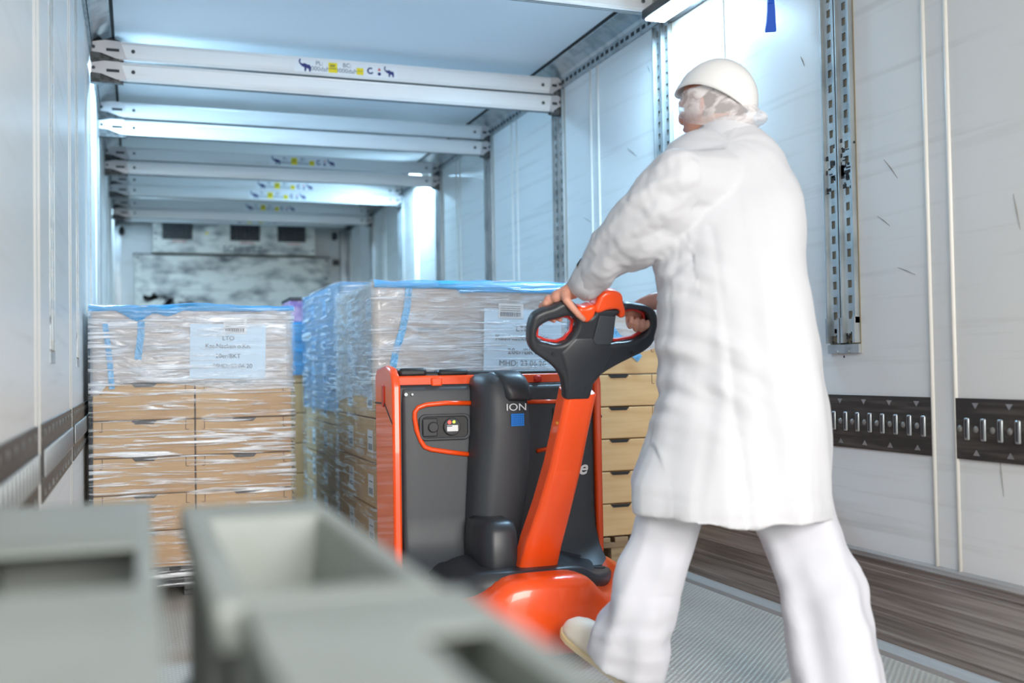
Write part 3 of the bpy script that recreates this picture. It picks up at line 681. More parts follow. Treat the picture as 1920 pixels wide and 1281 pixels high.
# rounded bumper skirt
CXT, CYT, RX, RY = 1.405, 3.50, .395, .47
def ttop(x): return .185 + .085 / (1 + math.exp((1.235 - x) / .022)) / (1 + math.exp((x - 1.575) / .020)) + .062 / (1 + math.exp((1.725 - x) / .012)) + .050 / (1 + math.exp((x - 1.075) / .014))
mb = MB(); rings = []; NA = 48
prof = [(.955, .025), (.985, .05), (1.0, .10), (1.0, .62), (.992, .86), (.972, .95), (.935, .995), (.90, 1.0), (.60, 1.0)]
for fr, hz in prof:
    ring = []
    for i in range(NA + 1):
        a = PI + PI * i / NA; ca, sa = math.cos(a), math.sin(a)
        px = math.copysign(abs(ca) ** .72, ca); py = math.copysign(abs(sa) ** .85, sa)
        x = CXT + RX * fr * px; y = CYT + RY * (1 - (1 - fr) * 1.2) * py
        z = hz if hz < .1 else ttop(x) * hz if hz > .5 else (.10 if hz == .10 else ttop(x) * hz)
        ring.append((x, y, z))
    ring += [(CXT + RX * fr, CYT + .2, ring[-1][2]), (CXT - RX * fr, CYT + .2, ring[0][2])]
    rings.append(ring)
mb.loft(rings).obj('bumper_skirt', 'orange', TR, smooth=True)
MB().cyl((1.335, 3.038, .115), (1.335, 3.06, .115), .011, 14).obj('bumper_hole', 'black', TR)
# dark moulded foot ledge
LZ = lambda x, y: .048 / (1 + math.exp((1.17 - x) / .02)) / (1 + math.exp((x - 1.60) / .02))
def super_ring(cx, cy, rx, ry, z, zf=None, back=.1):
    ring = []
    for i in range(NA + 1):
        a = PI + PI * i / NA; ca, sa = math.cos(a), math.sin(a)
        x = cx + rx * math.copysign(abs(ca) ** .72, ca); y = cy + ry * math.copysign(abs(sa) ** .85, sa)
        ring.append((x, y, z + (zf(x, y) if zf else 0)))
    ring += [(cx + rx, cy + back, z), (cx - rx, cy + back, z)]
    return ring
dip = lambda x, y: 0
rings = [super_ring(CXT, CYT, RX * .90, RY * .74, .15), super_ring(CXT, CYT, RX * .925, RY * .76, .205), super_ring(CXT, CYT, RX * .92, RY * .75, .222, LZ), super_ring(CXT, CYT, RX * .91, RY * .70, .228, LZ), super_ring(CXT, CYT, RX * .82, RY * .50, .228, LZ), super_ring(CXT, CYT, RX * .9, RY * .24, .25, LZ)]
MB().loft(rings).obj('foot_ledge', 'char2', TR, smooth=True)
mb = MB(); mb.cyl((1.70, 3.33, .226), (1.70, 3.33, .231), .02, 16); mb.obj('ledge_hole', 'black', TR)
# body
MB().box(TX0 + .012, TX1 - .012, 3.505, 3.74, .20, .868).obj('body_core', 'char2', TR, bevel=.012)
# moulded front panel (curves forward at its foot)
mb = MB(); profp = [(3.51, .862), (3.497, .85), (3.490, .80), (3.488, .42), (3.478, .34), (3.45, .285), (3.40, .245), (3.36, .228), (3.52, .228)]
rings = []
for i, x in enumerate([TX0 + .03, TX0 + .04, TX0 + .085, TX1 - .075, TX1 - .03, TX1 - .02]):
    ins = .016 if i in (0, 5) else (.004 if i in (1, 4) else 0)
    rings.append([(x, y + ins, z) for y, z in profp])
mb.loft(rings).obj('front_panel', 'char', TR, smooth=True, bevel=.006)
# side pillars
for a, b, mt_, lab in ((TX0 - .004, TX0 + .026, 'orange', None), (TX1 - .022, TX1 + .004, 'orange', None)):
    mb = MB()
    pts = [(3.482, .20), (3.482, .86), (3.495, .90), (3.53, .925), (3.60, .935), (3.72, .925), (3.75, .90), (3.75, .20)]
    mb.loft([[(x, y, z) for y, z in pts] for x in (a, b)])
    sp = mb.obj('side_pillar', mt_, TR, bevel=.008)
    xo = a - .001 if a < 1.4 else b + .001
    mb = MB(); mb.loft([[(xo + e, y, z) for y, z in ((3.486, .735), (3.60, .80), (3.746, .80), (3.746, .806), (3.60, .806), (3.486, .741))] for e in (-.001, .001)]); mb.obj('panel_gap', 'black', sp)
    mb = MB(); mb.loft([[(xo + e, y, z) for y, z in ((3.60, .86), (3.62, .87), (3.63, .86), (3.63, .80), (3.615, .79), (3.60, .80))] for e in (-.003, .001)]); mb.obj('hinge_cover', 'redbutton', sp, bevel=.001)
# orange rail and dark battery lid on top
mb = MB(); mb.box(TX0 + .02, TX1 - .02, 3.515, 3.56, .862, .898); mb.box(1.16, 1.20, 3.506, 3.53, .860, .892); mb.obj('top_rail', 'orange', TR, bevel=.006)
mb = MB(); mb.box(TX0 + .03, TX1 - .02, 3.535, 3.74, .880, .912); mb.obj('battery_lid', 'black', TR, bevel=.010)
mb = MB(); mb.box(TX0 + .03, 1.15, 3.52, 3.60, .893, .925); mb.box(1.19, 1.30, 3.52, 3.60, .893, .919); mb.obj('lid_latch', 'black', TR, bevel=.012)
mb = MB(); mb.box(1.50, 1.72, 3.515, 3.62, .835, .862); mb.obj('storage_tray', 'char', TR, bevel=.008)
mb = MB(); mb.tube([(1.555, 3.53, .855), (1.555, 3.53, .868), (1.555, 3.53, .870), (1.555, 3.53, .888), (1.555, 3.53, .892)], [.013, .013, .022, .022, .016], 18); mb.obj('emergency_stop_knob', 'redbutton', TR, smooth=True)
# orange trim line
def pipe(pts, r, name, mt_, par): return MB().tube(pts, r, 10).obj(name, mt_, par, smooth=True)
tl = [(1.30, .800), (1.206, .803), (1.135, .799), (1.107, .790), (1.095, .775), (1.094, .755), (1.100, .715), (1.115, .675), (1.127, .656), (1.15, .646), (1.215, .634), (1.286, .623)]
pipe([(x, 3.487, z) for x, z in tl], .0085, 'trim_line', 'orange', TR)
pipe([(1.50, 3.487, .799), (1.66, 3.487, .797)], .0075, 'trim_line', 'orange', TR)
pipe([(1.535, 3.487, .624), (1.61, 3.487, .636), (1.66, 3.487, .648)], .0075, 'trim_line', 'orange', TR)
# recessed key and display panel
def rr(x0, x1, z0, z1, r, n=5):
    out = []
    for cx, cz, a0 in ((x1 - r, z0 + r, -PI / 2), (x1 - r, z1 - r, 0), (x0 + r, z1 - r, PI / 2), (x0 + r, z0 + r, PI)):
        for k in range(n + 1): a = a0 + PI / 2 * k / n; out.append((cx + r * math.cos(a), cz + r * math.sin(a)))
    return out
rim = shape2d('control_surround', [rr(1.108, 1.290, .676, .766, .022), rr(1.118, 1.280, .686, .756, .016)], 'char', TR, XZ(0, 3.485, 0), .012, .003)
cp = shape2d('control_panel', [rr(1.114, 1.284, .682, .760, .018)], 'black', TR, XZ(0, 3.4865, 0), .002)
MB().box(1.120, 1.172, 3.480, 3.486, .690, .752).obj('key_plate', 'char2', cp, bevel=.003)
MB().cyl((1.156, 3.470, .722), (1.156, 3.486, .722), .018, 18).obj('key_switch', 'char2', cp, bevel=.003)
MB().cyl((1.223, 3.474, .722), (1.223, 3.486, .722), .030, 24).obj('display_dial', 'char2', cp, bevel=.002)
MB().box(1.204, 1.243, 3.4725, 3.4745, .706, .727).obj('display_screen', 'label', cp)
MB().box(1.204, 1.222, 3.472, 3.4726, .722, .7255).obj('screen_digits', 'ink', cp)
MB().ball((1.213, 3.4735, .737), (.006, .003, .006), 12).obj('indicator_light', 'red_led', cp)['label'] = 'glowing red indicator'
MB().ball((1.229, 3.4735, .738), (.005, .003, .005), 12).obj('indicator_light', 'green_led', cp)['label'] = 'glowing yellow-green indicator'
mb = MB(); mb.cyl((1.065, 3.486, .835), (1.065, 3.489, .835), .006, 12); mb.cyl((1.087, 3.486, .835), (1.087, 3.489, .835), .004, 12); mb.obj('screw', 'steel', TR)
MB().box(1.60, 1.66, 3.4835, 3.489, .69, .775).obj('side_hatch', 'char2', TR, bevel=.004)
# central column
def colring(z, xl, xr, yf, yb=3.52, sk=.6):
    cx, hw = (xl + xr) / 2, (xr - xl) / 2; ring = []
    for i in range(25):
        a = PI + PI * i / 24; ca, sa = math.cos(a), math.sin(a)
        ring.append((cx + hw * math.copysign(abs(ca) ** sk, ca), yb + (yb - yf) * sa * (abs(sa) ** (sk - 1) if abs(sa) > 1e-6 else 0), z))
    return ring
rings = [colring(z, a, b, f) for z, a, b, f in ((.22, 1.262, 1.43, 3.385), (.32, 1.262, 1.45, 3.382), (.45, 1.270, 1.472, 3.372), (.60, 1.280, 1.488, 3.36), (.72, 1.290, 1.492, 3.352), (.80, 1.292, 1.482, 3.352), (.86, 1.296, 1.472, 3.362), (.886, 1.303, 1.462, 3.378), (.899, 1.32, 1.448, 3.405), (.903, 1.345, 1.425, 3.44))]
MB().loft(rings).obj('centre_column', 'char', TR, smooth=True)
rings = [colring(z, a, b, f, 3.46, .5) for z, a, b, f in ((.808, 1.372, 1.478, 3.347), (.82, 1.366, 1.482, 3.340), (.86, 1.358, 1.476, 3.350), (.888, 1.352, 1.466, 3.366), (.903, 1.350, 1.455, 3.39), (.911, 1.362, 1.44, 3.42))]
MB().loft(rings).obj('column_cap', 'char2', TR, smooth=True)
q = frame((1.418, 3.3535, .76), (1, 0, 0), (0, -.02, 1))
texts('badge_lettering', [dict(body='ION', size=.034, m=frame((1.412, 3.3475, .786), (1, .08, 0), (0, 0, 1)), depth=.001, sx=1.25)], 'label', TR)
bd = MB(); bq = frame((1.416, 3.3490, .744), (1, .08, 0), (0, 0, 1)); bd.prism([(-.024, -.021), (.024, -.021), (.024, .021), (-.024, .021)], bq, .001); bd = bd.obj('blue_badge', 'bluebadge', TR)
mb = MB()
for k in range(1, 7): mb.prism([(-.024 + k * .00685 - .0005, -.021), (-.024 + k * .00685 + .0005, -.021), (-.024 + k * .00685 + .0005, .021), (-.024 + k * .00685 - .0005, .021)], bq @ Matrix.Translation((0, 0, .001)), .0004)
for k in range(1, 6): mb.prism([(-.024, -.021 + k * .007 - .0005), (.024, -.021 + k * .007 - .0005), (.024, -.021 + k * .007 + .0005), (-.024, -.021 + k * .007 + .0005)], bq @ Matrix.Translation((0, 0, .001)), .0004)
mb.obj('badge_grid', 'badgeline', bd)
texts('maker_lettering', [dict(body='Linde', size=.070, m=XZ(1.648, 3.484, .556), depth=.0012, shear=.35, bold=.0015)], 'white', TR)
# tiller foot boss
mb = MB(); rings = [colring(z, a, b, f, 3.44, .45) for z, a, b, f in ((.20, 1.250, 1.385, 3.235), (.30, 1.250, 1.388, 3.225), (.385, 1.256, 1.384, 3.235), (.412, 1.264, 1.378, 3.25), (.422, 1.28, 1.36, 3.28))]
mb.loft(rings).obj('tiller_boss', 'char2', TR, smooth=True)
MB().box(1.36, 1.52, 3.22, 3.40, .20, .275).obj('pivot_block', 'black', TR, bevel=.01)
# wheels and forks
for x in (1.14, 1.40, 1.66):
    wh = MB().cyl((x - .035, 3.42, .062), (x + .035, 3.42, .062), .06, 24).obj('wheel', 'rubber', TR, bevel=.006)
for x in (1.20, 1.58):
    mb = MB(); mb.box(x, x + .16, 3.70, 4.90, .055 + .028, .055 + .078); mb.loft([[(a, 4.90, .083), (a, 5.0, .092), (a, 5.0, .11), (a, 4.90, .133)] for a in (x, x + .16)]); mb.obj('fork', 'redside', TR, bevel=.006)
MB().box(1.05, 1.76, 3.70, 3.78, .06, .45).obj('fork_carriage', 'redside', TR, bevel=.008)
# tiller arm
arm = [(1.427, 3.24, .265, .067), (1.440, 3.21, .36, .064), (1.460, 3.16, .48, .058), (1.476, 3.105, .61, .054), (1.482, 3.05, .733, .052), (1.487, 2.995, .85, .052)]
rings = []
for i, (x, y, z, hw) in enumerate(arm):
    a = Vector(arm[max(i - 1, 0)][:3]); b = Vector(arm[min(i + 1, len(arm) - 1)][:3]); d = (b - a).normalized(); s_ = Vector((1, 0, 0)); s_ = (s_ - d * s_.dot(d)).normalized(); f = d.cross(s_)
    c = Vector((x, y, z)); th = .030; ring = []
    for (u, v) in ((-1, -1), (-.72, -1.35), (.72, -1.35), (1, -1), (1, 1), (-1, 1)): ring.append(c + s_ * u * hw + (-f) * v * th * -1)
    rings.append(ring)
MB().loft(rings).obj('tiller_arm', 'orange', TR, bevel=.006, seg=3)
# tiller head
P0 = Vector((1.47, 2.96, .90)); HM = frame(P0, (1, 0, 0), (0, -.301, .954))
TO = [(-.036, -.056), (-.050, -.018), (-.066, .007), (-.09, .03), (-.124, .053), (-.154, .074), (-.168, .096), (-.173, .121), (-.172, .161), (-.163, .185), (-.14, .2), (-.104, .212), (-.076, .226), (-.046, .229), (-.027, .212), (-.014, .190), (.008, .180), (.024, .190), (.032, .206), (.068, .209), (.103, .208), (.114, .210), (.125, .222), (.166, .221), (.22, .208), (.24, .186), (.246, .134), (.236, .097), (.213, .074), (.168, .051), (.116, .025), (.074, -.002), (.054, -.025), (.044, -.060), (.004, -.066)]
T1 = [(-0.1459, 0.147), (-0.1248, 0.1642), (-0.0851, 0.177), (-0.0467, 0.183), (-0.0268, 0.1675), (-0.03, 0.1342), (-0.0502, 0.1064), (-0.0765, 0.0971), (-0.114, 0.1027), (-0.1455, 0.1161)]
T2 = [(0.093, 0.1487), (0.098, 0.1789), (0.1211, 0.2), (0.1676, 0.2045), (0.2056, 0.1906), (0.217, 0.1488), (0.2033, 0.1256), (0.1764, 0.1093), (0.1178, 0.1002), (0.0878, 0.102)]
hd = shape2d('tiller_head', [TO, T1, T2], 'char2', TR, HM, .048, .013, 5, True)
shape2d('loop_lining', [T1, [(-.088 + (x + .088) * .86, .138 + (y - .138) * .84) for x, y in T1]], 'redbutton', hd, HM @ Matrix.Translation((0, 0, -.008)), .010)
shape2d('loop_lining', [T2, [(.15 + (x - .15) * .9, .15 + (y - .15) * .86) for x, y in T2]], 'redbutton', hd, HM @ Matrix.Translation((0, 0, -.008)), .010)
shape2d('orange_crown', [[(.026, .200), (.028, .233), (.038, .254), (.06, .266), (.087, .265), (.106, .255), (.115, .23), (.124, .188), (.110, .182), (.105, .203), (.07, .206)]], 'orange', TR, HM @ Matrix.Translation((0, 0, .004)), .062, .012, 4, True)
shape2d('rocker_switch', [[(-.031, .211), (-.006, .216), (.022, .220), (.026, .200), (.017, .179), (-.002, .168), (-.021, .182)]], 'orange', TR, HM @ Matrix.Translation((0, 0, .008)), .058, .012, 4, True)
shape2d('grip_pad', [[(.042, .188), (.095, .186), (.095, .112), (.086, .098), (.041, .098), (.029, .113)]], 'char', hd, HM @ Matrix.Translation((0, 0, .0268)), .004, .0015, 2)
mb = MB()
for u, v in ((-.094, .07), (.166, .07), (.021, -.036)): a = HM @ Vector((u, v, .024)); b = HM @ Vector((u, v, .0275)); mb.cyl(a, b, .0055, 12)
mb.obj('screw_hole', 'black', hd)
# the neck widening of the head that sleeves over the arm
mb = MB(); rings = []
for v, hw, th in ((-.078, .044, .024), (-.03, .048, .028), (.02, .075, .030), (.07, .10, .028), (.12, .05, .026)):
    rings.append([HM @ Vector((.004 + (.012 if v > 0 else 0) + a * hw, v, b * th)) for a, b in ((-1, -.5), (-.8, -1), (.8, -1), (1, -.5), (1, .5), (.8, 1), (-.8, 1), (-1, .5))])
mb.loft(rings).obj('head_socket', 'char2', hd, smooth=True, bevel=.008)

# ------------------------------------------------------------------ the man
PM = thing('person', 'man in white coat, trousers, helmet and hair net walking with both hands on the tiller', 'person', (1.75, 2.5, 0))
HC = Vector((1.811, 2.70, 1.690)); FD = Vector((-.55, .83, 0)).normalized(); RD = Vector((FD.y, -FD.x, 0))
hm = Matrix((RD, FD, Vector((0, 0, 1)))).transposed().to_4x4(); hm.translation = HC
b = MB()
b.ballm(hm @ Matrix.Translation((0, -.005, .02)) @ Matrix.Diagonal((.078, .098, .095, 1)), 28)      # skull
b.ballm(hm @ Matrix.Translation((0, .028, -.045)) @ Matrix.Diagonal((.060, .066, .078, 1)), 24)     # jaw
b.ballm(hm @ Matrix.Translation((0, .098, -.03)) @ Matrix.Diagonal((.013, .018, .022, 1)), 12)      # nose
b.ballm(hm @ Matrix.Translation((0, .088, -.068)) @ Matrix.Diagonal((.022, .010, .008, 1)), 12)     # lips
b.ballm(hm @ Matrix.Translation((0, .078, -.105)) @ Matrix.Diagonal((.022, .018, .018, 1)), 12)     # chin
for s_ in (-1, 1):
    b.ballm(hm @ Matrix.Translation((s_ * .032, .086, .005)) @ Matrix.Diagonal((.016, .010, .010, 1)), 12)
    b.ballm(hm @ Matrix.Translation((s_ * .082, .004, -.022)) @ Matrix.Rotation(s_ * .35, 4, 'Z') @ Matrix.Diagonal((.009, .020, .032, 1)), 14)   # ears
b.chain([(*(HC + Vector((0, -.01, -.05)) - FD * .02), .056), (1.812, 2.672, 1.60, .054), (1.815, 2.665, 1.53, .052)])
b.chain([(1.79, 2.62, 1.44, .10), (1.775, 2.56, 1.20, .12), (1.76, 2.52, .95, .125)])
b.chain([(1.79, 2.62, 1.44, .09), (1.61, 2.53, 1.42, .05), (1.505, 2.68, 1.29, .042), (1.455, 2.86, 1.175, .031), (1.432, 2.895, 1.148, .027)])
b.chain([(1.79, 2.62, 1.44, .09), (1.93, 2.71, 1.42, .05), (1.955, 2.86, 1.17, .042), (1.77, 2.915, 1.125, .033), (1.715, 2.925, 1.118, .027)])
b.chain([(1.70, 2.52, .92, .10), (1.585, 2.57, .52, .062), (1.495, 2.655, .15, .038), (1.485, 2.73, .085, .030)])
b.chain([(1.83, 2.50, .92, .10), (1.89, 2.40, .50, .062), (1.87, 2.22, .12, .04), (1.865, 2.21, .10, .04)])
# left hand: palm over the bar, thumb on the near side pointing to the rocker, fingers over the far side
b.chain([(1.432, 2.895, 1.148, .025), (1.412, 2.905, 1.137, .024), (1.392, 2.915, 1.128, .022)])
b.chain([(1.425, 2.918, 1.136, .019), (1.398, 2.935, 1.122, .018), (1.372, 2.932, 1.120, .017)])
b.chain([(1.408, 2.892, 1.136, .018), (1.402, 2.868, 1.117, .013), (1.418, 2.858, 1.092, .0105), (1.436, 2.857, 1.072, .0095), (1.452, 2.860, 1.060, .008)])
for k, (dx, l_) in enumerate(((0, .9), (-.020, 1.0), (-.040, .96), (-.058, .8))):
    x = 1.418 + dx; z = 1.125 - abs(dx) * .25
    b.chain([(x, 2.93, z, .0105), (x - .004, 2.953, z - .006, .0098), (x - .002, 2.962, z - .03 * l_, .009), (x + .004, 2.948, z - .052 * l_, .008), (x + .008, 2.93, z - .058 * l_, .0075)])
# right hand: behind the bar, fingers curling forward beneath it, thumb towards the orange crown
b.chain([(1.715, 2.925, 1.118, .026), (1.69, 2.935, 1.108, .025), (1.668, 2.94, 1.098, .022)])
b.chain([(1.70, 2.94, 1.098, .020), (1.672, 2.945, 1.078, .019), (1.650, 2.942, 1.082, .018)])
b.chain([(1.676, 2.942, 1.104, .015), (1.650, 2.945, 1.102, .012), (1.628, 2.94, 1.086, .010), (1.614, 2.93, 1.078, .009)])
for k, (dx, l_) in enumerate(((0, .92), (.020, 1.05), (.039, 1.0), (.056, .82))):
    x = 1.643 + dx; z = 1.078 - .004 * k
    b.chain([(x, 2.947, z, .0108), (x - .004, 2.942, z - .026 * l_, .0100), (x - .010, 2.920, z - .040 * l_, .0092), (x - .014, 2.902, z - .026 * l_, .0084), (x - .014, 2.900, z - .012, .0076)])
fused('body', b, 'skin', PM, .0032, None, 3)
# hair under the net
b = MB(); b.ballm(hm @ Matrix.Translation((0, -.022, .012)) @ Matrix.Diagonal((.083, .094, .088, 1)), 28)
fused('hair', b, 'hair', PM, .006, lambda c, n: .003 * noise.noise(c * 60), 1)
# helmet
rings = []; NS = 40
def rimz(th): # angle from facing direction
    c = math.cos(th); return .032 + .014 * math.sin(th) ** 2 - (.085 * ((1 - c) / 2) ** 2.6)
for k in range(13):
    q_ = k / 12; ring = []
    for i in range(NS):
        th = 2 * PI * i / NS; zr = rimz(th); Rz = .127
        ph0 = math.asin(max(-.9, min(.9, zr / Rz))); ph = PI / 2 - .02 - (PI / 2 - .02 - ph0) * q_
        flare = 1 + (.02 if k == 12 else 0)
        rx, ry = .108 * flare, (.124 + (.006 * max(0, math.cos(th)) if k > 10 else 0)) * flare
        ring.append(hm @ Vector((math.sin(th) * rx * math.cos(ph), math.cos(th) * ry * math.cos(ph) - .010, .001 + Rz * math.sin(ph))))
    rings.append(ring)
he = MB().loft(rings, cap=False); he.bm.faces.new([he.bm.verts[i] for i in range(NS)]) if he.bm.verts.ensure_lookup_table() is None else None
he = he.obj('helmet', 'helmet', PM, smooth=True); so = he.modifiers.new('s', 'SOLIDIFY'); so.thickness = .003; so.offset = -1
# hair net with a loose bag at the nape
rings = []
for k in range(15):
    q_ = k / 14; ring = []
    for i in range(NS):
        th = 2 * PI * i / NS; back = max(0, -math.cos(th)); side = abs(math.sin(th))
        z = .034 - q_ * (.092 + .022 * side - .02 * max(0, math.cos(th)))
        zz = z - .030 * back * q_
        bulge = 1 + .10 * math.sin(q_ * PI) * (1 + .8 * back ** 2)
        if k >= 13: bulge *= .90
        wr = .0035 * noise.noise(Vector((math.cos(th) * 5, math.sin(th) * 5, q_ * 5)))
        ring.append(hm @ Vector((math.sin(th) * (.086 * bulge + wr), math.cos(th) * (.101 * bulge + .050 * back ** 2 * math.exp(-((q_ - .82) / .22) ** 2) + wr) - .006, zz)))
    rings.append(ring)
MB().loft(rings, cap=False).obj('hair_net', 'net', PM, smooth=True)
# coat
def fold(c, n):
    d = 0
    a = math.atan2(c.y - 2.55, c.x - 1.77); hem = max(0, min(1, (1.15 - c.z) / .65))
    if c.x > 1.50:
        d += (.004 + .013 * hem) * noise.noise(Vector((a * 3.2, 0, c.z * 1.3 + a)))
    d += .009 * noise.noise(Vector((c.x * 6 + c.z * 5, c.y * 6, c.z * 7 - c.x * 4)))
    if c.x < 1.62 and c.z > 1.1: d += .010 * noise.noise(Vector((c.x * 10, c.y * 10, c.z * 26 + c.y * 12))) + .003 * noise.noise(c * 40)
    wz = math.exp(-((c.z - .90) / .14) ** 2) * max(0, min(1, (1.76 - c.x) / .12)) + .6 * math.exp(-((c.z - 1.18) / .08) ** 2) * max(0, min(1, (1.72 - c.x) / .10))
    d += wz * .022 * noise.noise(Vector((c.x * 6, c.y * 6, c.z * 22 + c.x * 14)))
    s = abs(c.x - 1.66 + (c.z - .9) * -.02)
    if c.z < 1.3 and n.y < 0: d += -.0025 * math.exp(-(s / .010) ** 2)
    if .535 < c.z < .565 + (c.x - 1.55) * -.02: d += .0015
    return d
co = MB(); VP = Vector((.524, .851, 0)); PP = Vector((.851, -.524, 0))
RG = [(1.719, 2.503, .505, .270, .215), (1.72, 2.506, .583, .270, .21), (1.733, 2.509, .633, .262, .205), (1.753, 2.515, .719, .247, .195), (1.769, 2.52, .806, .233, .185), (1.774, 2.524, .865, .225, .178), (1.772, 2.533, .968, .221, .172), (1.775, 2.557, 1.102, .210, .165), (1.782, 2.578, 1.224, .206, .16), (1.798, 2.594, 1.318, .207, .155), (1.802, 2.608, 1.381, .208, .148), (1.802, 2.625, 1.445, .200, .135), (1.802, 2.643, 1.51, .178, .118), (1.806, 2.656, 1.559, .147, .10), (1.821, 2.662, 1.588, .113, .088), (1.832, 2.665, 1.606, .085, .075)]
rings = []
for k, (x, y, z, hw, hd_) in enumerate(RG):
    ring = []
    for i in range(40):
        a = 2 * PI * i / 40; ca, sa = math.cos(a), math.sin(a)
        p = Vector((x, y, z)) + PP * hw * math.copysign(abs(ca) ** .85, ca) + VP * hd_ * math.copysign(abs(sa) ** .85, sa)
        if k <= 5:                      # hem dips towards the back, rises at the front left
            t_ = (5 - k) / 5
            p.z += t_ * (.022 * max(0, -ca) + .004 * math.sin(a * 5))
            p += (PP * ca + VP * sa) * t_ * .010 * math.sin(a * 7 + 1)
        ring.append(p)
    rings.append(ring)
co.loft(rings)
co.chain([(1.80, 2.61, 1.42, .12), (1.60, 2.535, 1.425, .085), (1.555, 2.58, 1.362, .088), (1.517, 2.66, 1.300, .084), (1.492, 2.73, 1.258, .075), (1.478, 2.80, 1.212, .062), (1.468, 2.862, 1.170, .050)])
co.chain([(1.68, 2.60, 1.40, .11), (1.602, 2.60, 1.350, .100), (1.556, 2.63, 1.300, .086), (1.524, 2.69, 1.262, .072)])
co.chain([(1.80, 2.64, 1.42, .11), (1.92, 2.72, 1.40, .080), (1.95, 2.82, 1.28, .072), (1.94, 2.88, 1.17, .066), (1.85, 2.91, 1.135, .058), (1.80, 2.918, 1.13, .052)])
coat = fused('lab_coat', co, 'coat', PM, .0075, fold, 4)
# collar and cuff
rings = []
for z, s_, sh in ((1.570, 1.10, 0), (1.597, .96, .004), (1.626, .82, .008), (1.630, .80, .008), (1.618, .74, .008)):
    rings.append([Vector((1.826 + sh * .3, 2.662, z)) + PP * .098 * s_ * math.cos(2 * PI * i / 32) + VP * .086 * s_ * math.sin(2 * PI * i / 32) - Vector((0, 0, .02 * max(0, -math.cos(2 * PI * i / 32)))) for i in range(32)])
MB().loft(rings, cap=False).obj('collar', 'coat', PM, smooth=True)
def cuff(p, q_, r0, r1):
    p, q_ = Vector(p), Vector(q_); d = (q_ - p).normalized(); a = d.orthogonal().normalized(); c = d.cross(a); rings = []
    for t_, r in ((0, r0), (.5, (r0 + r1) / 2), (1, r1), (1.0, r1 - .004), (.6, r1 - .008)):
        rings.append([p + (q_ - p) * t_ + (a * math.cos(2 * PI * i / 28) + c * math.sin(2 * PI * i / 28)) * (r + .0018 * math.sin(i * 1.7)) for i in range(28)])
    return MB().loft(rings, cap=False).obj('cuff', 'coat', PM, smooth=True)
cuff((1.474, 2.825, 1.196), (1.457, 2.883, 1.150), .058, .047)
cuff((1.84, 2.912, 1.134), (1.775, 2.922, 1.126), .060, .052)
# trousers
def tfold(c, n):
    d = .018 * noise.noise(Vector((c.x * 9 + c.z * 2.5, c.y * 9, c.z * 3 + c.x * 4))) + .006 * noise.noise(Vector((c.x * 14, c.y * 14, c.z * 16)))
    if c.x < 1.70 and c.z < .3: d += .006 * noise.noise(Vector((c.x * 8, c.y * 8, c.z * 24)))
    return d
tr = MB(); tr.chain([(1.72, 2.52, .84, .09), (1.82, 2.51, .84, .09)])
def leg(rows, ph):
    rings = []
    for j, (x, y, z, hw, tl) in enumerate(rows):
        ring = []; low = max(0, min(1, (.75 - z) / .5))
        for i in range(40):
            a = 2 * PI * i / 40; ca, sa = math.cos(a), math.sin(a)
            k_ = 1 + .09 * low * math.cos(3 * a + ph) + .05 * low * math.cos(7 * a + ph * 2 + z * 4)
            p = Vector((x, y, z)) + PP * hw * math.copysign(abs(ca) ** .9, ca) * (1 + .03 * low * math.cos(7 * a)) + VP * hw * .95 * sa * k_
            p.z += tl * hw * ca - (.028 * max(0, -sa) if z < .12 else 0)
            ring.append(p)
        rings.append(ring)
    tr.loft(rings)
leg([(1.74, 2.52, .85, .09, 0), (1.665, 2.53, .74, .105, 0), (1.605, 2.545, .64, .098, -.05), (1.574, 2.55, .565, .090, -.08), (1.559, 2.58, .454, .086, -.09), (1.531, 2.60, .355, .090, -.12), (1.506, 2.63, .253, .096, -.16), (1.486, 2.655, .170, .104, -.25), (1.478, 2.680, .105, .101, -.48), (1.476, 2.688, .092, .100, -.50)], .6)
leg([(1.80, 2.51, .85, .10, 0), (1.835, 2.49, .72, .118, 0), (1.873, 2.45, .537, .122, 0), (1.891, 2.41, .448, .109, 0), (1.897, 2.35, .345, .112, 0), (1.885, 2.30, .246, .112, 0), (1.870, 2.25, .118, .115, 0), (1.858, 2.225, .07, .115, 0)], 2.0)
fused('trousers', tr, 'trou', PM, .0075, tfold, 3)
# shoes
def shoe(heel, toe_dir, up, L_=.285):
    f = Vector(toe_dir).normalized(); u = Vector(up); u = (u - f * u.dot(f)).normalized(); r = f.cross(u)
    m = Matrix((r, f, u)).transposed().to_4x4(); m.translation = Vector(heel)
    prof = [(0, .028, .060), (.02, .036, .080), (.07, .040, .092), (.13, .043, .088), (.19, .050, .078), (.235, .050, .066), (.265, .040, .052), (.282, .024, .034)]
    rings = [];
    for y, hw, h in prof:
        rings.append([m @ Vector((hw * math.copysign(abs(math.cos(a)) ** .8, math.cos(a)), y, .012 + (h - .0) * max(0, math.sin(a)) ** .8 if math.sin(a) > 0 else .012)) for a in [2 * PI * i / 24 for i in range(24)]])
    up_ = MB(); up_.loft(rings); s = up_.obj('shoe', 'shoe', PM, smooth=True)
    pts = [(hw + .005, y) for y, hw, h in prof]; out = [(x, y - (.006 if i == 0 else 0)) for i, (x, y) in enumerate(pts)]; out[-1] = (.02, .290)
    poly = out + [(-x, y) for x, y in out[::-1]]
    sl = MB(); sl.loft([[m @ Vector((x, y, z)) for x, y in poly] for z in (0, .018)]); sl.obj('sole', 'sole', s, bevel=.004)
shoe((1.525, 2.715, .006), (-.40, .80, .42), (0, 0, 1))
shoe((1.885, 2.15, .045), (-.30, .93, -.12), (0, 0, 1))

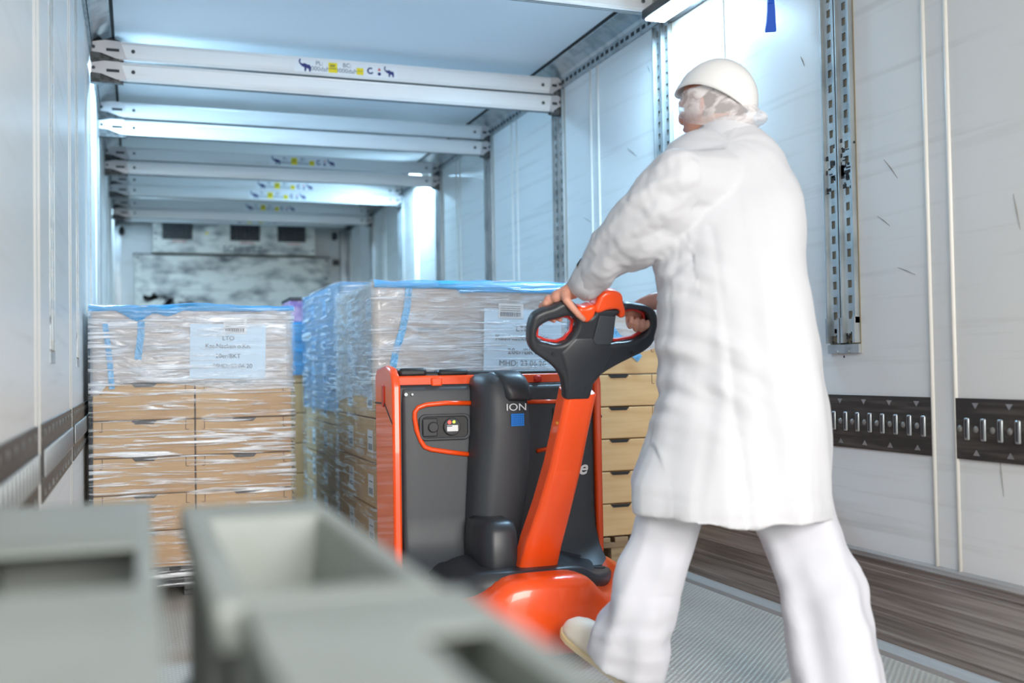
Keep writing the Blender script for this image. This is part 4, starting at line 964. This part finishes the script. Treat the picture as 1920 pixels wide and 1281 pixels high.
# ------------------------------------------------------------------ grey crates close to the camera
def crate(x0, x1, y0, y1, z0, h, label, wells, group='stacked grey crates close to the camera'):
    """solid ribbed plastic crate with open wells; wells = (x0,x1,y0,y1,depth)"""
    t = thing('plastic_crate', label, 'crate', ((x0 + x1) / 2, (y0 + y1) / 2, z0), group)
    xs = sorted({x0, x1, *[w_[0] for w_ in wells], *[w_[1] for w_ in wells]}); ys = sorted({y0, y1, *[w_[2] for w_ in wells], *[w_[3] for w_ in wells]})
    mb = MB(); bm = mb.bm; V = {}
    def v(x, y, z):
        k = (round(x, 5), round(y, 5), round(z, 5))
        if k not in V: V[k] = bm.verts.new(k)
        return V[k]
    z1 = z0 + h
    inside = lambda cx, cy: any(w_[0] < cx < w_[1] and w_[2] < cy < w_[3] for w_ in wells)
    for a, b_ in zip(xs, xs[1:]):
        for c, d in zip(ys, ys[1:]):
            if not inside((a + b_) / 2, (c + d) / 2): bm.faces.new((v(a, c, z1), v(b_, c, z1), v(b_, d, z1), v(a, d, z1)))
    for a, b_, c, d, dp, undercut in wells:
        i = .010; zb = z1 - dp; j = i
        bot = [(a + i, c + i, zb), (b_ - i, c + i, zb), (b_ - i, d - j, zb), (a + i, d - j, zb)]; top = [(a, c), (b_, c), (b_, d), (a, d)]
        levels = [[(p, q_, z1) for p, q_ in top]]
        if undercut:  # thin lip and recessed far wall, shaped to keep the well in shade
            levels.append([(p, q_, z1 - .0045) for p, q_ in top])
            bot = [(a, c, zb), (b_, c, zb), (b_, d + undercut, zb), (a, d + undercut, zb)]
            levels.append([(p, q_, z1 - .006) for p, q_, _ in bot])
        levels.append(bot)
        lv = [[v(*p) for p in L_] for L_ in levels]
        bm.faces.new(lv[-1])
        for A_, B_ in zip(lv, lv[1:]):
            for k in range(4): bm.faces.new((A_[k], A_[(k + 1) % 4], B_[(k + 1) % 4], B_[k]))
    i = .012; rimd = .03
    # outer skin: rim, then slightly inset wall
    def outer(ins, z): return [v(x0 + ins, y0 + ins, z), v(x1 - ins, y0 + ins, z), v(x1 - ins, y1 - ins, z), v(x0 + ins, y1 - ins, z)]
    R = [outer(0, z1 - rimd), outer(i, z1 - rimd - .004), outer(i + .006, z0)]
    # top border edges may be split by wells: bridge with the rim by simple quads
    def side(p, q_, axis):
        L_ = xs if axis == 0 else ys
        seq = [c for c in L_]
        for a, b_ in zip(seq, seq[1:]):
            if axis == 0: bm.faces.new((v(a, p, z1), v(b_, p, z1), v(b_, p, z1 - rimd), v(a, p, z1 - rimd)))
            else: bm.faces.new((v(p, a, z1), v(p, b_, z1), v(p, b_, z1 - rimd), v(p, a, z1 - rimd)))
    side(y0, None, 0); side(y1, None, 0); side(x0, None, 1); side(x1, None, 1)
    for A, B in zip(R, R[1:]):
        for k in range(4): bm.faces.new((A[k], A[(k + 1) % 4], B[(k + 1) % 4], B[k]))
    bm.faces.new(R[-1][::-1])
    mb.obj('crate_body', 'crate', t, bevel=.006, seg=3)
    for yy in (y0 + .12, (y0 + y1) / 2, y1 - .12):
        MB().box(x0 + .004, x0 + .0185, yy - .006, yy + .006, z0 + .02, z1 - rimd - .004).obj('side_rib', 'crate', t, bevel=.002)
        MB().box(x1 - .0185, x1 - .004, yy - .006, yy + .006, z0 + .02, z1 - rimd - .004).obj('side_rib', 'crate', t, bevel=.002)
wl_, wr_, wn_ = [(.085, .203, .80, .985, .16, .10), (.055, .205, .30, .50, .10, .08)], [(.275, .387, .745, 1.135, .085, 0)], [(.355, .396, .36, .585, .14, .06)]
for k in range(4):
    z0 = .77 - .1925 * (k + 1)
    top = k == 0
    nm = ['topmost', 'second', 'third', 'bottom'][k]
    crate(.035, .218, .10, 1.33, z0, .19, 'grey-green plastic crate in the left stack close to the camera, %s of its stack' % nm, wl_ if top else [], 'grey crates in the left stack')
    crate(.250, .405, .705, 1.25, z0, .19, 'grey-green plastic crate in the right far stack before the truck, %s of its stack' % nm, wr_ if top else [], 'grey crates in the right far stack')
    crate(.268, .414, .12, .700, z0, .19, 'grey-green plastic crate in the right near stack at the photo bottom, %s of its stack' % nm, wn_ if top else [], 'grey crates in the right near stack')
